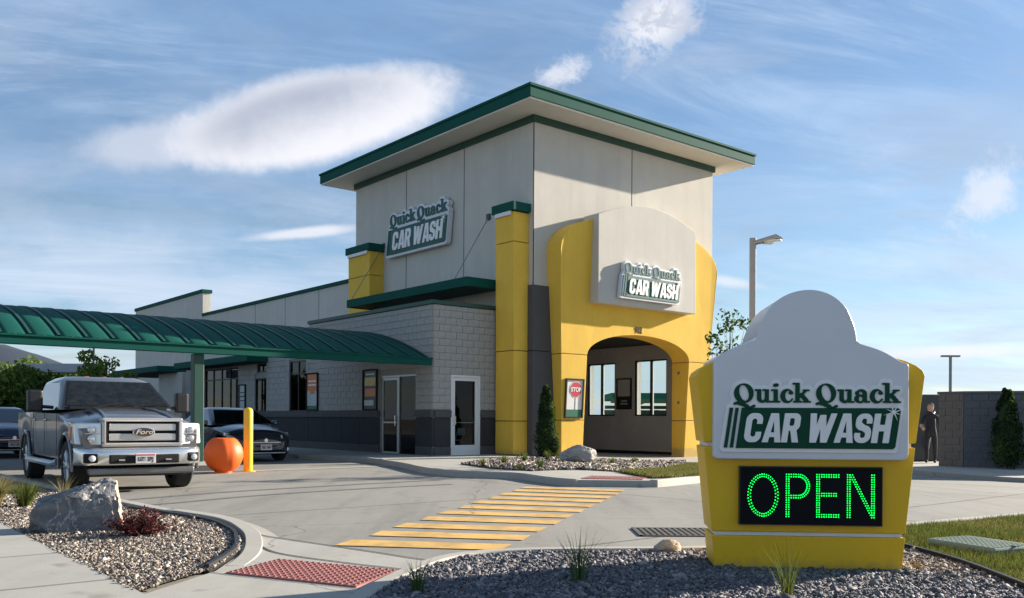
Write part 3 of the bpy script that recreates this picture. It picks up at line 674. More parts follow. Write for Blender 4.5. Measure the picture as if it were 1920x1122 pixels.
tag(mb.build('tread_studs', 'lid', ub), kind='stuff')
MB().box(-.325, .325, -.25, .25, .085, .0865).build('cover', 'lid', ub)
MB().box(.30, .36, -.02, .02, .0865, .092).build('lift_slot', 'black', ub)
# gravel: real stones, too many to count
def gravel(name, P, n, size, m, z, seed, cull=None, flat=.6):
    rg = np.random.default_rng(seed); P_ = np.array(P); lo, hi = P_.min(0), P_.max(0)
    ar = (hi-lo).prod(); pts = rg.uniform(lo, hi, (int(n*ar), 2)); pts = pts[inpoly(pts[:, 0], pts[:, 1], P)]
    if cull is not None: pts = pts[cull(pts[:, 0], pts[:, 1], rg)]
    K = len(pts)
    o8 = np.array([(1, 1, 1), (1, -1, -1), (-1, 1, -1), (-1, -1, 1), (1.3, -.2, .3), (-1.2, .3, .2), (.1, 1.2, -.1), (.0, -1.25, .1), (.2, .1, 1.15)], float)
    bm = bmesh.new(); [bm.verts.new(q) for q in o8]; bmesh.ops.convex_hull(bm, input=bm.verts[:]); bm.verts.index_update()
    base = np.array([v.co[:] for v in bm.verts]); F = np.array([[v.index for v in f.verts] for f in bm.faces]); bm.free()
    base = base/np.linalg.norm(base, axis=1, keepdims=True)
    nv = len(base); q = rg.normal(size=(K, 4)); q /= np.linalg.norm(q, axis=1, keepdims=True); w_, x, y, zq = q.T
    Rm = np.stack([np.stack([1-2*(y*y+zq*zq), 2*(x*y-zq*w_), 2*(x*zq+y*w_)], 1), np.stack([2*(x*y+zq*w_), 1-2*(x*x+zq*zq), 2*(y*zq-x*w_)], 1), np.stack([2*(x*zq-y*w_), 2*(y*zq+x*w_), 1-2*(x*x+y*y)], 1)], 1)
    s = size*rg.lognormal(0, .46, (K, 1, 1))*np.stack([rg.uniform(.8, 1.4, K), rg.uniform(.6, 1., K), rg.uniform(.35, .7, K)], 1)[:, None, :]
    V = np.einsum('kij,knj->kni', Rm, (base[None]*rg.uniform(.8, 1.2, (K, nv, 1)))*s)
    V[:, :, 2] *= .8
    zb = z+np.array([H(a, b) for a, b in pts]) if pts[:, 1].max() > 14 else np.full(K, z)
    V += np.concatenate([pts, (zb+rg.uniform(-.2, .8, K)*size)[:, None]], 1)[:, None, :]
    Fa = (F[None]+(np.arange(K)*nv)[:, None, None]).reshape(-1, 3)
    return tag(npmesh(name, V.reshape(-1, 3), Fa, m), kind='stuff')
def vis(x, y, rg): return (np.abs(x) < .62*y+.4) & (y > 4.6)
tag(gravel('gravel', BED_R, 4700, .0120, 'gravel_dark', .034, 3, vis), 'angular purple grey gravel round the yellow sign', 'gravel')
def visL(x, y, rg): return (x > -.62*y-.4) & (rg.uniform(size=len(x)) < np.clip(1.25-(y-8)*.09, .25, 1))
tag(gravel('gravel', BED_L, 5200, .0105, 'gravel_light', .040, 4, visL), 'pale tan gravel in the strip by the sidewalk', 'gravel')
tag(gravel('gravel', BED_F, 700, .024, 'gravel_light', .135, 5), 'tan gravel in the bed before the tunnel arch', 'gravel')
# grass
def grass(name, P, n, h, m, seed, z=.03, cull=None, wd=.0022, lean=.5, soft=None):
    rg = np.random.default_rng(seed); P_ = np.array(P); lo, hi = P_.min(0), P_.max(0)
    pts = rg.uniform(lo, hi, (int(n*(hi-lo).prod()), 2)); pts = pts[inpoly(pts[:, 0], pts[:, 1], P)]
    if cull is not None: pts = pts[cull(pts[:, 0], pts[:, 1], rg)]
    K = len(pts); hh = h*rg.uniform(.5, 1.3, K); a = rg.uniform(0, 6.283, K); l_ = rg.uniform(.05, lean, K)*hh; t = rg.uniform(0, 6.283, K)
    zb = z+np.array([H(q[0], q[1]) for q in pts])
    ex = np.stack([np.cos(a), np.sin(a), 0*a], 1)*wd*rg.uniform(.7, 1.5, (K, 1)); ld = np.stack([np.cos(t)*l_, np.sin(t)*l_, 0*t], 1)
    b = np.concatenate([pts, zb[:, None]], 1); up = np.array([0, 0, 1.])
    V = np.stack([b-ex, b+ex, b+ld*.35+up*(hh*.6)[:, None]+ex*.7, b+ld*.35+up*(hh*.6)[:, None]-ex*.7, b+ld+up*hh[:, None]], 1)
    F4 = np.array([[0, 1, 2], [0, 2, 3], [3, 2, 4]]); Fa = (F4[None]+(np.arange(K)*5)[:, None, None]).reshape(-1, 3)
    return tag(npmesh(name, V.reshape(-1, 3), Fa, m), kind='stuff')
def lawnvis(x, y, rg): return (x < .60*y+.5) & (y > 4.8) & (np.hypot(x-4.10, y-7.86) > .30)
tag(grass('grass', LAWN, 5200, .055, 'blade', 6, cull=lambda x, y, rg: lawnvis(x, y, rg) & (rg.uniform(size=len(x)) < .35+.65*(np.sin(x*2.1+y*1.3)*np.cos(y*1.7-x*.8) > -.35))), 'short green lawn grass behind the gravel', 'grass')
tag(grass('dry_grass', LAWN, 2600, .04, 'blade_dry', 7, cull=lambda x, y, rg: lawnvis(x, y, rg) & (rg.uniform(size=len(x)) < .25+.75*(np.sin(x*2.1+y*1.3)*np.cos(y*1.7-x*.8) < .25))), 'dry straw coloured grass mixed through the lawn', 'grass')
tag(grass('grass', GRASS_F, 1400, .06, 'blade', 8, .135, wd=.005), 'green grass patch beside the far kerb ramp', 'grass')
tag(grass('dry_grass', GRASS_F, 1600, .055, 'blade_dry', 9, .135, wd=.005), 'dry grass patch beside the far kerb ramp', 'grass')
# mountains far to the left
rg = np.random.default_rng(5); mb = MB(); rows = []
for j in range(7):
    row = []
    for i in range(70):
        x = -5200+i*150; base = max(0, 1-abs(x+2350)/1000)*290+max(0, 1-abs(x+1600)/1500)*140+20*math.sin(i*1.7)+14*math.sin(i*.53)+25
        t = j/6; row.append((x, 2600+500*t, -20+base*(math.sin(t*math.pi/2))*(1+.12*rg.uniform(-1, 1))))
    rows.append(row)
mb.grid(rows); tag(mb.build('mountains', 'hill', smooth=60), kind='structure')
# ------------------------------------------------------------------ car wash building (local x = along the front, y = along the side, z = up)
bld = thing('car_wash_building', 'pale stucco car wash with tall flat-roofed tower and yellow arched portal', 'building', (CX, CY, 0), ANG)
def cells(axis, c0, c1, a0, a1, z0, z1, holes, mb=None):
    mb = mb or MB(); A_ = sorted({a0, a1, *[q for h in holes for q in h[:2] if a0 < q < a1]}); Z_ = sorted({z0, z1, *[q for h in holes for q in h[2:] if z0 < q < z1]})
    for i in range(len(A_)-1):
        run = None
        for j in range(len(Z_)):
            inside = True
            if j < len(Z_)-1:
                am, zm = (A_[i]+A_[i+1])/2, (Z_[j]+Z_[j+1])/2; inside = any(h[0] < am < h[1] and h[2] < zm < h[3] for h in holes)
            if not inside and run is None: run = Z_[j]
            if inside and run is not None:
                if axis == 'u': mb.box(c0, c1, A_[i], A_[i+1], run, Z_[j])
                else: mb.box(A_[i], A_[i+1], c0, c1, run, Z_[j])
                run = None
    return mb
def bbox(name, m, x0, x1, y0, y1, z0, z1, parent=bld, bevel=0., **kw): return MB().box(x0, x1, y0, y1, z0, z1).build(name, m, parent, bevel=bevel, **kw)
TU, TV, TZ = 8.3, 10.33, 10.0
# tower panels, left side then front, right, back
for v0, v1 in ((0.302, 3.405), (3.425, 6.80), (6.82, TV)): bbox('wall_panel', 'stucco', 0, .3, v0, v1, 4.3 if v1 < 8 else 3.0, TZ, bevel=.006)
bbox('wall_panel', 'stucco', .004, .3, 1.2, TV, -.2, 4.296)
for u0, u1 in ((0, 4.168), (4.188, TU)): bbox('wall_panel', 'stucco', u0, u1, 0, .298, 4.4, TZ, bevel=.006)
bbox('wall_panel', 'stucco', .9, 1.70, 0.002, .296, -.3, 4.396); bbox('wall_panel', 'stucco', 6.58, TU, .002, .296, -.3, 4.396)
WIN = [(1.74, 3.32, 1.31, 3.39), (4.33, 5.85, 1.31, 3.36)]
cells('u', 8.0, TU, .302, TV, -.3, TZ, WIN).build('wall_panel', 'stucco', bld)
cells('u', 7.94, 7.995, .302, 26, -.3, 3.93, WIN).build('tunnel_lining', 'inside', bld)
bbox('wall_panel', 'stucco', .3, 8.0, TV-.3, TV, 5.5, TZ)
bbox('ceiling', 'blackmatte', .31, 7.93, .31, 26, 3.94, 4.0)
bbox('tunnel_floor', 'concrete', .31, 7.93, -.3, 26, -.35, -.19+.02)
bbox('tunnel_end', 'inside', .31, 7.93, 20, 20.2, -.3, 3.93)
bbox('tunnel_lining', 'inside', .305, .36, .31, 20, -.3, 3.93)
bbox('kick_rail', 'blackmatte', 7.86, 7.935, .35, 19, -.2, .0)
# dark base at the near corner
bbox('corner_cladding', 'charcoal', -.035, .9, -.035, 1.195, -.3, 3.16, bevel=.01); bbox('corner_cladding', 'charcoal', -.035, .9, -.035, 1.195, 3.178, 5.10, bevel=.01)
for x0, x1, y0, y1, z0, z1 in ((-.003, .02, 3.400, 3.430, 5.4, 9.86), (-.003, .02, 6.795, 6.825, 5.4, 9.86), (4.163, 4.193, -.003, .02, 7.2, 9.86), (-.004, .018, -.004, .018, 5.1, 9.86), (-.003, .02, 13.285, 13.315, 4, 6.38), (-.003, .02, 16.385, 16.415, 4, 6.38), (-.003, .02, 19.485, 19.515, 3.6, 6.38)): bbox('wall_joint', 'joint', x0, x1, y0, y1, z0, z1)
# tunnel windows
for v0, v1, z0, z1 in WIN:
    wn = MB(); t = .05
    wn.box(7.97, 8.1, v0, v1, z0, z0+t); wn.box(7.97, 8.1, v0, v1, z1-t, z1); wn.box(7.97, 8.1, v0, v0+t, z0+t, z1-t); wn.box(7.97, 8.1, v1-t, v1, z0+t, z1-t)
    wm = (v0+v1)/2; wn.box(7.97, 8.1, wm-.035, wm+.035, z0+t, z1-t)
    wf = wn.build('window', 'black', bld)
    for a, b in ((v0+t, wm-.035), (wm+.035, v1-t)):
        MB().box(8.04, 8.048, a+.001, b-.001, z0+t+.001, z1-t-.001).build('pane', 'clear', wf)
        m2 = MB(); m2.box(8.02, 8.07, a, a+.03, z0+t, z1-t); m2.box(8.02, 8.07, b-.03, b, z0+t, z1-t); m2.build('sash', 'white_metal', wf)
# roof
OV = 1.03
rf = bbox('roof', 'green', -OV, 9.34, -OV, 11.28, 10.10, 10.42, bevel=.01)
bbox('soffit', 'soffit', -OV+.03, 9.31, -OV+.03, 11.25, 10.055, 10.098, rf)
bbox('roof_lip', 'green', -OV-.035, 9.375, -OV-.035, 11.315, 10.40, 10.475, rf, bevel=.008)
mb = MB(); t = .07
mb.box(-t, TU+t, -t, 0, 9.86, 10.053); mb.box(-t, TU+t, TV, TV+t, 9.86, 10.053); mb.box(-t, 0, .001, TV-.001, 9.86, 10.053); mb.box(TU, TU+t, .001, TV-.001, 9.86, 10.053)
mb.build('wall_trim', 'green_dark', rf)
# pilasters on the side wall
for v0, v1, zb in ((.20, 1.05, .13), (8.33, 9.85, 3.2)):
    pl = None; u0 = -.55
    for z0, z1 in ((zb, 1.095), (1.115, 3.15), (3.17, 6.325), (6.345, 7.20)):
        z0 = max(z0, zb)
        if z1 <= z0: continue
        ff = lambda z: .035*max(0, z-3.1)/4
        a = [(u0-ff(z0), v0-.0, z0), (.0-.002, v0, z0), (-.002, v1, z0), (u0-ff(z0), v1, z0)]; b = [(u0-ff(z1), v0, z1), (-.002, v0, z1), (-.002, v1, z1), (u0-ff(z1), v1, z1)]
        q = MB().hexa(a, b).build('pilaster' if pl is None else 'segment', 'yellow', bld if pl is None else pl, bevel=.012)
        pl = pl or q
    bbox('cap', 'green', u0-.12, -.002, v0-.09, v1+.09, 7.22, 7.475, pl, bevel=.01)
    bbox('light_fixture', 'white_metal', u0-.11, u0-.04, v0+.08, v1-.05, 7.10, 7.218, pl, bevel=.01)
    MB().box(u0+.02, -.004, v0+.02, v1-.02, zb-.3, zb-.002).build('plinth', 'charcoal', pl)
# flared yellow portal with its arch
def pu(z): return .91-.39*min(z, 6.15)/6.15
def pv(z): return -.26-.37*min(z, 6.15)/6.15
JL, JR, PB = 1.78, 6.52, .285
def P3(u, z): return ((u, pv(z), z), (u, PB, z))
def slab(pts): return MB().prism([P3(*q)[0] for q in pts], [P3(*q)[1] for q in pts])
portal = None
ub_ = PB
arch = [(4.15+2.37*math.cos(t), 3.11+.72*math.sin(t)) for t in np.linspace(0, math.pi, 29)]
top = [(4.15-3.63*math.cos(t), 6.15+1.30*math.sin(t)**.9) for t in np.linspace(0, math.pi, 25)]
upper = [(pu(3.11), 3.11)]+[(pu(6.15), 6.149)]+top[1:-1]+[(8.3-pu(6.15), 6.149), (8.3-pu(3.11), 3.11)]+arch
portal = slab(upper).build('portal', 'yellow', bld, bevel=.012)
for z0, z1 in ((-.3, 1.13), (1.15, 3.09)):
    for sgn in (0, 1):
        f_ = lambda u: u if sgn == 0 else 8.3-u
        pts = [(f_(pu(z0)), z0), (f_(pu(z1)), z1), (f_(JL), z1), (f_(JL), z0)]
        slab(pts).build('portal_leg', 'yellow', portal, bevel=.012)
for z in (1.14, 3.10):
    for sgn in (0, 1):
        f_ = lambda u: u if sgn == 0 else 8.3-u
        a, b = sorted((f_(pu(z)+.02), f_(JL-.01))); bbox('seam', 'brown', a, b, pv(z)+.02, PB-.01, z-.0095, z+.0095, portal)
for z in (1.75, 2.75):     # round sensor eyes in the jamb
    MB().lathe([(.055, 0), (.055, .02), (.03, .025)], 14, 'x', (JR-.023, -.02, z)).build('sensor', 'chrome', portal, smooth=40)
# house number
nm = text_mesh('house_number', '912', .23, .003, .008); mkobj('house_number', nm, 'blackmatte', bld, loc=(3.98, pv(3.99)-.006, 3.985), rot=(R(90+3.4), 0, 0), scale=(.95, 1.15, 1))
# arched sign box on the portal
tb = [(1.81, 4.66)]+[(1.81+4.53*t, 7.30+.055*t+.50*math.sin(math.pi*t)) for t in np.linspace(0, 1, 21)]+[(6.34, 4.66)]
MB().prism([(u, -.87, z) for u, z in tb], [(u, -.22, z) for u, z in tb]).build('sign_box', 'stucco', bld, bevel=.015)
# awning with slats and tie rods over the side
aw = MB(); a0, a1, u0, u1 = 1.22, 8.32, -1.5, -.003; z0, z1 = 5.06, 5.33
aw.box(u0, u0+.06, a0, a1, z0, z1); aw.box(u0+.06, u1, a0, a0+.06, z0, z1); aw.box(u0+.06, u1, a1-.06, a1, z0, z1); aw.box(u0+.06, u1, a0+.06, a1-.06, z1-.04, z1-.02)
awn = aw.build('awning', 'green', bld)
for k in range(10): bbox('slat', 'green_dark', u0+.12+k*.135, u0+.17+k*.135, a0+.06, a1-.06, z0+.02, z1-.045, awn)
for v in (2.0, 8.2):
    MB().tube([(u0+.1, v, z1-.01), (-.02, v+.1, 7.43)], .014, 6).build('tie_rod', 'lampmetal', awn)
    bbox('rod_plate', 'green_dark', -.06, -.004, v+.02, v+.18, 7.34, 7.52, awn)
# long tunnel wing behind
prev = TV+.02
for v1 in (13.3, 16.4, 19.5, 22.6, 26.0): bbox('wall_panel', 'stucco', 0, .3, prev, v1-.012, 2.9, 6.38, bevel=.006); prev = v1+.008
bbox('coping', 'green', -.06, .36, TV+.02, 26.0, 6.382, 6.53, bevel=.01)
bbox('wall_panel', 'stucco', 8.0, 8.3, TV+.001, 37, -.3, 6.4); bbox('roof_deck', 'mortar', .3, 8.0, TV+.001, 37, 5.6, 5.8)
bbox('wall_panel', 'stucco', -.005, .42, 26.01, 37, -.1, 7.60, bevel=.006); bbox('coping', 'green', -.07, .48, 25.95, 37.05, 7.602, 7.78, bevel=.01)
bbox('wall_panel', 'stucco', .3, 8.0, 36.6, 37, -.3, 6.4)
# office bump-out: block walls
OU, OV0, OV1, OV2 = -2.75, 1.14, 8.69, 20.6
DOORS_L = [(1.99, 4.0, -.1, 2.46)]
WIN_L = [(8.9, 10.22, 1.40, 3.2), (12.15, 13.2, 1.40, 2.68), (12.15, 13.0, 2.90, 3.24), (14.8, 18.4, .5, 3.2)]
HL = DOORS_L+WIN_L; HR = [(-2.11, -1.05, -.1, 2.43)]
ow = cells('u', OU+.02, OU+.25, OV0+.02, OV1, .05, 4.41, HL).build('office_wall', 'mortar', bld)
ow2 = cells('u', OU+.02, OU+.25, OV1, OV2, .05, 3.55, HL).build('office_wall', 'mortar', bld)
ow3 = cells('v', OV0+.02, OV0+.25, OU+.25, -.002, .05, 4.41, HR).build('office_wall', 'mortar', bld)
bbox('office_wall', 'stucco', OU+.25, -.002, OV1-.25, OV1, 3.56, 4.40); bbox('office_wall', 'stucco', OU+.25, -.002, OV2-.25, OV2, .05, 3.55)
bbox('roof_deck', 'mortar', OU+.25, -.002, OV0+.25, OV2-.25, 3.3, 3.5)
mb = MB(); mb.box(OU-.05, OU+.30, OV0-.05, OV1+.05, 4.415, 4.53); mb.box(OU+.30, -.003, OV0-.05, OV0+.30, 4.415, 4.53); mb.build('coping', 'green_dark', bld, bevel=.008)
bm_ = bmesh.new(); bmesh.ops.create_cube(bm_, size=1.); bmesh.ops.bevel(bm_, geom=bm_.edges[:], offset=.035, segments=1, affect='EDGES'); me_bl = bpy.data.meshes.new('block'); bm_.to_mesh(me_bl); bm_.free(); me_bl.materials.append(M['block'])
me_dk = me_bl.copy(); me_dk.materials.clear(); me_dk.materials.append(M['dark_block']); me_cp = me_bl.copy(); me_cp.materials.clear(); me_cp.materials.append(M['dark_cap'])
me_ea = me_bl.copy(); me_ea.materials.clear(); me_ea.materials.append(M['encl_a']); me_eb = me_bl.copy(); me_eb.materials.clear(); me_eb.materials.append(M['encl_b'])
BLOCKS = []
def course(axis, face, a0, a1, zb, zt, hgt, wid, holes, mesh, par, jt=.010, dep=.05, sgn=-1, jig=.006):
    z = zb; r_ = 0
    while z < zt-.02:
        z1 = min(z+hgt, zt); spans = [(a0, a1)]
        for h in holes:
            if h[2] < z1-.01 and h[3] > z+.01:
                ns = []
                for s0, s1 in spans:
                    if h[0] > s0: ns.append((s0, min(s1, h[0])))
                    if h[1] < s1: ns.append((max(s0, h[1]), s1))
                    if h[0] <= s0 and h[1] >= s1: pass
                spans = [q for q in ns if q[1]-q[0] > .03]
        for s0, s1 in spans:
            k = math.floor((s0-a0)/wid)-1
            while True:
                b0 = a0+k*wid+(wid/2 if r_ % 2 else 0); b1 = b0+wid; k += 1
                if b0 >= s1-.01: break
                c0, c1 = max(b0, s0), min(b1, s1)
                if c1-c0 < .03: continue
                d = dep+random.uniform(-jig, jig); cen = face+sgn*d/2*0+(-sgn)*0
                BLOCKS.append((axis, face, (c0+c1)/2, (z+z1)/2, d, c1-c0-jt, z1-z-jt, mesh, par))
        z += hgt; r_ += 1
course('v', OV0, OU+.012, -.01, 1.42, 4.40, .203, .406, HR, me_bl, ow3)
course('u', OU, OV0+.012, OV1, 1.42, 4.40, .203, .406, HL, me_bl, ow)
n_main = len(BLOCKS)
course('u', OU, OV1+.005, OV2, 1.42, 3.54, .203, .406, HL, me_bl, ow2)
def flush_blocks(limit=300):
    order = sorted(range(len(BLOCKS)), key=lambda i: ((BLOCKS[i][0] == 'u')*BLOCKS[i][2]))
    rest = {}
    for n_, i in enumerate(order):
        ax, face, a, z, d, wd, hg, me, par = BLOCKS[i]
        loc = (face+d/2-.015, a, z) if ax == 'u' else (a, face+d/2-.015, z); scl = (d, wd, hg) if ax == 'u' else (wd, d, hg)
        if n_ < limit: mkobj('block', me, None, par, loc=loc, scale=scl)
        else: rest.setdefault(par.name, (par, me, []))[2].append((loc, scl))
    bv = np.array([v.co[:] for v in me_bl.vertices])
    for par, me, it in rest.values():
        mb = MB()
        for loc, scl in it: mb.add(bv*np.array(scl)+np.array(loc), [tuple(p.vertices) for p in me_bl.polygons])
        tag(mb.build('blockwork', me.materials[0], par, fix=False), kind='stuff')
    BLOCKS.clear()
flush_blocks()
# dark base courses with stone cap, in long pieces
def base_run(axis, face, spans, par):
    for s0, s1 in spans:
        n = max(1, round((s1-s0)/1.2))
        for k in range(n):
            a, b = s0+(s1-s0)*k/n+.004, s0+(s1-s0)*(k+1)/n-.004
            for z0, z1, d0, me in ((.36, 1.195, .0, me_dk), (1.205, 1.41, -.045, me_cp), (.06, .35, -.01, me_cp)):
                d = .06-d0; loc = (face+d0+d/2-.015, (a+b)/2, (z0+z1)/2); scl = (d, b-a, z1-z0)
                if axis == 'v': loc = ((a+b)/2, face+d0+d/2-.015, (z0+z1)/2); scl = (b-a, d, z1-z0)
                mkobj('base_stone' if me is me_dk else 'cap_stone', me, None, par, loc=loc, scale=scl)
base_run('u', OU, [(OV0-.01, 1.985), (4.005, 8.69)], ow); base_run('u', OU, [(8.70, 14.78), (18.42, 20.6)], ow2); base_run('v', OV0, [(OU+.06, -2.115), (-1.045, -.02)], ow3)
# office room behind the glass
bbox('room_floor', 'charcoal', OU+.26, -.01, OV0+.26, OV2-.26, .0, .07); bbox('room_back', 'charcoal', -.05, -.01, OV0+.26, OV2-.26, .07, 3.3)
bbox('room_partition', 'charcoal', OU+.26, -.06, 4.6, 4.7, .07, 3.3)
# side entrance: door and sidelight
def framebox(mb, axis, c0, c1, a0, a1, z0, z1, t):
    for q in ((a0, a1, z1-t, z1), (a0, a1, z0, z0+t), (a0, a0+t, z0+t, z1-t), (a1-t, a1, z0+t, z1-t)):
        if axis == 'u': mb.box(c0, c1, q[0], q[1], q[2], q[3])
        else: mb.box(q[0], q[1], c0, c1, q[2], q[3])
dl = framebox(mb := MB(), 'u', OU+.03, OU+.13, 1.99, 4.0, .06, 2.46, .05); mb.box(OU+.03, OU+.13, 2.93, 2.99, .11, 2.41)
de = mb.build('entrance', 'alu', bld)
mb = MB(); framebox(mb, 'u', OU+.05, OU+.10, 3.0, 3.94, .08, 2.40, .08); d1 = mb.build('door_leaf', 'alu', de)
MB().box(OU+.07, OU+.078, 3.08, 3.86, .16, 2.32).build('pane', 'tint', de); MB().box(OU+.07, OU+.078, 2.041, 2.929, .111, 2.409).build('pane', 'tint', de)
MB().tube([(OU+.0, 3.12, .95), (OU+.0, 3.12, 1.25)], .014, 8).build('door_handle', 'chrome', de); MB().box(OU+.04, OU+.11, 3.08, 3.86, 1.02, 1.07).build('push_bar', 'alu', de)
# white glazed door on the front of the office
mb = MB(); framebox(mb, 'v', OV0+.0, OV0+.12, -2.11, -1.05, .06, 2.43, .06); wd_ = mb.build('office_door', 'white_metal', bld)
mb = MB(); framebox(mb, 'v', OV0+.03, OV0+.08, -2.045, -1.115, .08, 2.365, .10); mb.box(-1.944, -1.216, OV0+.03, OV0+.08, .181, .40); mb.build('door_leaf', 'white_metal', wd_)
MB().box(-1.944, -1.216, OV0+.05, OV0+.058, .401, 2.264).build('pane', 'pane', wd_); MB().box(-1.94, -1.22, OV0+.085, OV0+.10, 1.04, 1.07).build('push_bar', 'chrome', wd_)
MB().tube([(-1.98, OV0+.03, .98), (-1.98, OV0-.05, 1.0), (-1.98, OV0-.05, 1.24), (-1.98, OV0+.03, 1.26)], .013, 8).build('door_handle', 'chrome', wd_)
# windows of the office side
for a0, a1, z0, z1 in WIN_L:
    mb = MB(); framebox(mb, 'u', OU+.03, OU+.10, a0, a1, z0, z1, .045)
    nm_ = 3 if a1-a0 > 2 else 1
    for k in range(nm_): am = a0+(a1-a0)*(k+1)/(nm_+1); mb.box(OU+.03, OU+.10, am-.025, am+.025, z0+.045, z1-.045)
    if z1-z0 > 1.5: mb.box(OU+.032, OU+.098, a0+.045, a1-.045, 2.72, 2.77)
    wf = mb.build('window', 'black', bld)
    MB().box(OU+.06, OU+.068, a0+.04, a1-.04, z0+.04, z1-.04).build('pane', 'tint', wf)
    if z0 > 1.3 and z0 < 2: MB().box(OU-.05, OU+.03, a0-.08, a1+.08, z0-.05, z0-.002).build('sill', 'dark_cap', wf)
# flat awnings further back
for v0, v1 in ((12.0, 19.8), (21.9, 29.0)):
    q = bbox('awning', 'green', -3.6, OU+.0 if v0 < 20 else -.1, v0, v1, 3.26, 3.52, bevel=.01)
    bbox('awning_soffit', 'blackmatte', -3.54, OU+.0 if v0 < 20 else -.1, v0+.06, v1-.06, 3.245, 3.258, q)
bbox('rear_wall', 'stucco', -2.7, -2.5, 21.3, 24.5, .0, 3.24); bbox('rear_wall', 'blackmatte', -.3, -.01, 20.61, 29, 0, 3.2)
bbox('security_light', 'black', -.12, -.006, 31.2, 31.36, 5.0, 5.2); bbox('security_light', 'black', -.12, -.006, 27.6, 27.75, 5.2, 5.35)
bbox('side_light', 'black', 8.302, 8.38, .4, .6, 7.3, 7.6)
# ------------------------------------------------------------------ signs and posters on the building
ws = thing('wall_sign', 'white and green lettered sign on the shaded side of the tower', 'sign'); 
def frame_on(o_, face, a, z, off):
    # put o_'s XY plane on a wall, +Z outward
    if face == 'side': loc = Vector((-off, a, z)); X, Y, Z = Vector((0, -1, 0)), Vector((0, 0, 1)), Vector((-1, 0, 0))
    else: loc = Vector((a, -off, z)); X, Y, Z = Vector((1, 0, 0)), Vector((0, 0, 1)), Vector((0, -1, 0))
    m3 = Matrix((X, Y, Z)).transposed().to_4x4(); o_.matrix_world = Matrix.Translation((CX, CY, 0)) @ Matrix.Rotation(ANG, 4, 'Z') @ Matrix.Translation(loc) @ m3
frame_on(ws, 'side', 5.84, 7.40, .05); put_logo(ws, 2.92, 0, 'sign_teal', 'letter_white')
ws2 = thing('wall_sign', 'white and green lettered sign on the arched box over the portal', 'sign'); frame_on(ws2, 'front', 4.02, 5.24, .90); put_logo(ws2, 2.15, 0, 'sign_teal', 'letter_white')
def poster(label, face, a, z, wd, hg, off, bands, tilt=0.):
    t = thing('poster', label, 'poster', group=None); frame_on(t, face, a, z, off)
    if tilt: t.matrix_world = t.matrix_world @ Matrix.Rotation(tilt, 4, 'X')
    mb = MB(); f = .045; x, y = wd/2, hg/2
    mb.box(-x, x, y-f, y, 0, .05); mb.box(-x, x, -y, -y+f, 0, .05); mb.box(-x, -x+f, -y+f, y-f, 0, .05); mb.box(x-f, x, -y+f, y-f, 0, .05); mb.build('frame', 'blackmatte', t)
    for (x0, x1, y0, y1, m, zz) in bands: MB().box(-x+x0*wd, -x+x1*wd, -y+y0*hg, -y+y1*hg, .004, .02+zz*.002).build('print', m, t)
    return t
ps = poster('framed stop sign poster on the left leg of the yellow arch', 'front', 1.30, 1.79, .74, 1.18, -pv(1.8)+.008, [(.05, .95, .03, .97, 'pwhite', 0), (.05, .95, .03, .22, 'pgreen', 1)], R(3.4))
oc = [(.05+.235*math.cos(R(22.5+45*k)), .265+.235*math.sin(R(22.5+45*k))) for k in range(8)]; oc2 = [(.05+.26*math.cos(R(22.5+45*k)), .265+.26*math.sin(R(22.5+45*k))) for k in range(8)]
MB().prism([(x, y, .02) for x, y in oc2], [(x, y, .026) for x, y in oc2]).build('octagon_border', 'pwhite', ps)
MB().prism([(x, y, .02) for x, y in oc], [(x, y, .029) for x, y in oc]).build('octagon', 'red', ps)
MB().box(.035, .065, -.33, .04, .02, .026).build('sign_post', 'alu', ps)
mkobj('lettering', text_mesh('lettering', 'STOP', .175, .002, .008), 'pwhite', ps, loc=(.05, .26, .0325))
poster('tall dark poster with yellow and orange pictures left of the side entrance', 'side', 4.50, 2.05, .86, 1.28, 2.775,
       [(.05, .95, .03, .97, 'pdark', 0), (.12, .88, .60, .80, 'pyellow', 1), (.15, .88, .34, .53, 'porange', 1), (.1, .75, .12, .25, 'ppale', 1), (.2, .8, .86, .90, 'ppale', 1)])
poster('orange and pale framed poster beside the office window', 'side', 8.37, 2.07, .84, 1.30, 2.775,
       [(.05, .95, .03, .97, 'ppale', 0), (.05, .95, .52, .97, 'porange', 1), (.15, .85, .66, .70, 'pwhite', 2), (.15, .85, .76, .80, 'pwhite', 2), (.3, .7, .44, .53, 'porange', 2), (.05, .95, .03, .13, 'pgreen', 1)])
poster('small pale notice beside the far office windows', 'side', 14.3, 1.98, .62, 1.0, 2.775, [(.05, .95, .03, .97, 'ppale', 0), (.15, .85, .5, .55, 'pdark', 1), (.15, .85, .66, .7, 'pdark', 1), (.15, .85, .34, .38, 'pdark', 1)])
pi = poster('dark framed poster between the two tunnel windows', 'side', 3.82, 2.15, .76, 1.18, -7.93, [(.05, .95, .03, .97, 'pdark', 0), (.05, .95, .42, .97, 'inside', 1), (.3, .7, .25, .29, 'ppale', 2), (.25, .75, .16, .2, 'ppale', 2)])
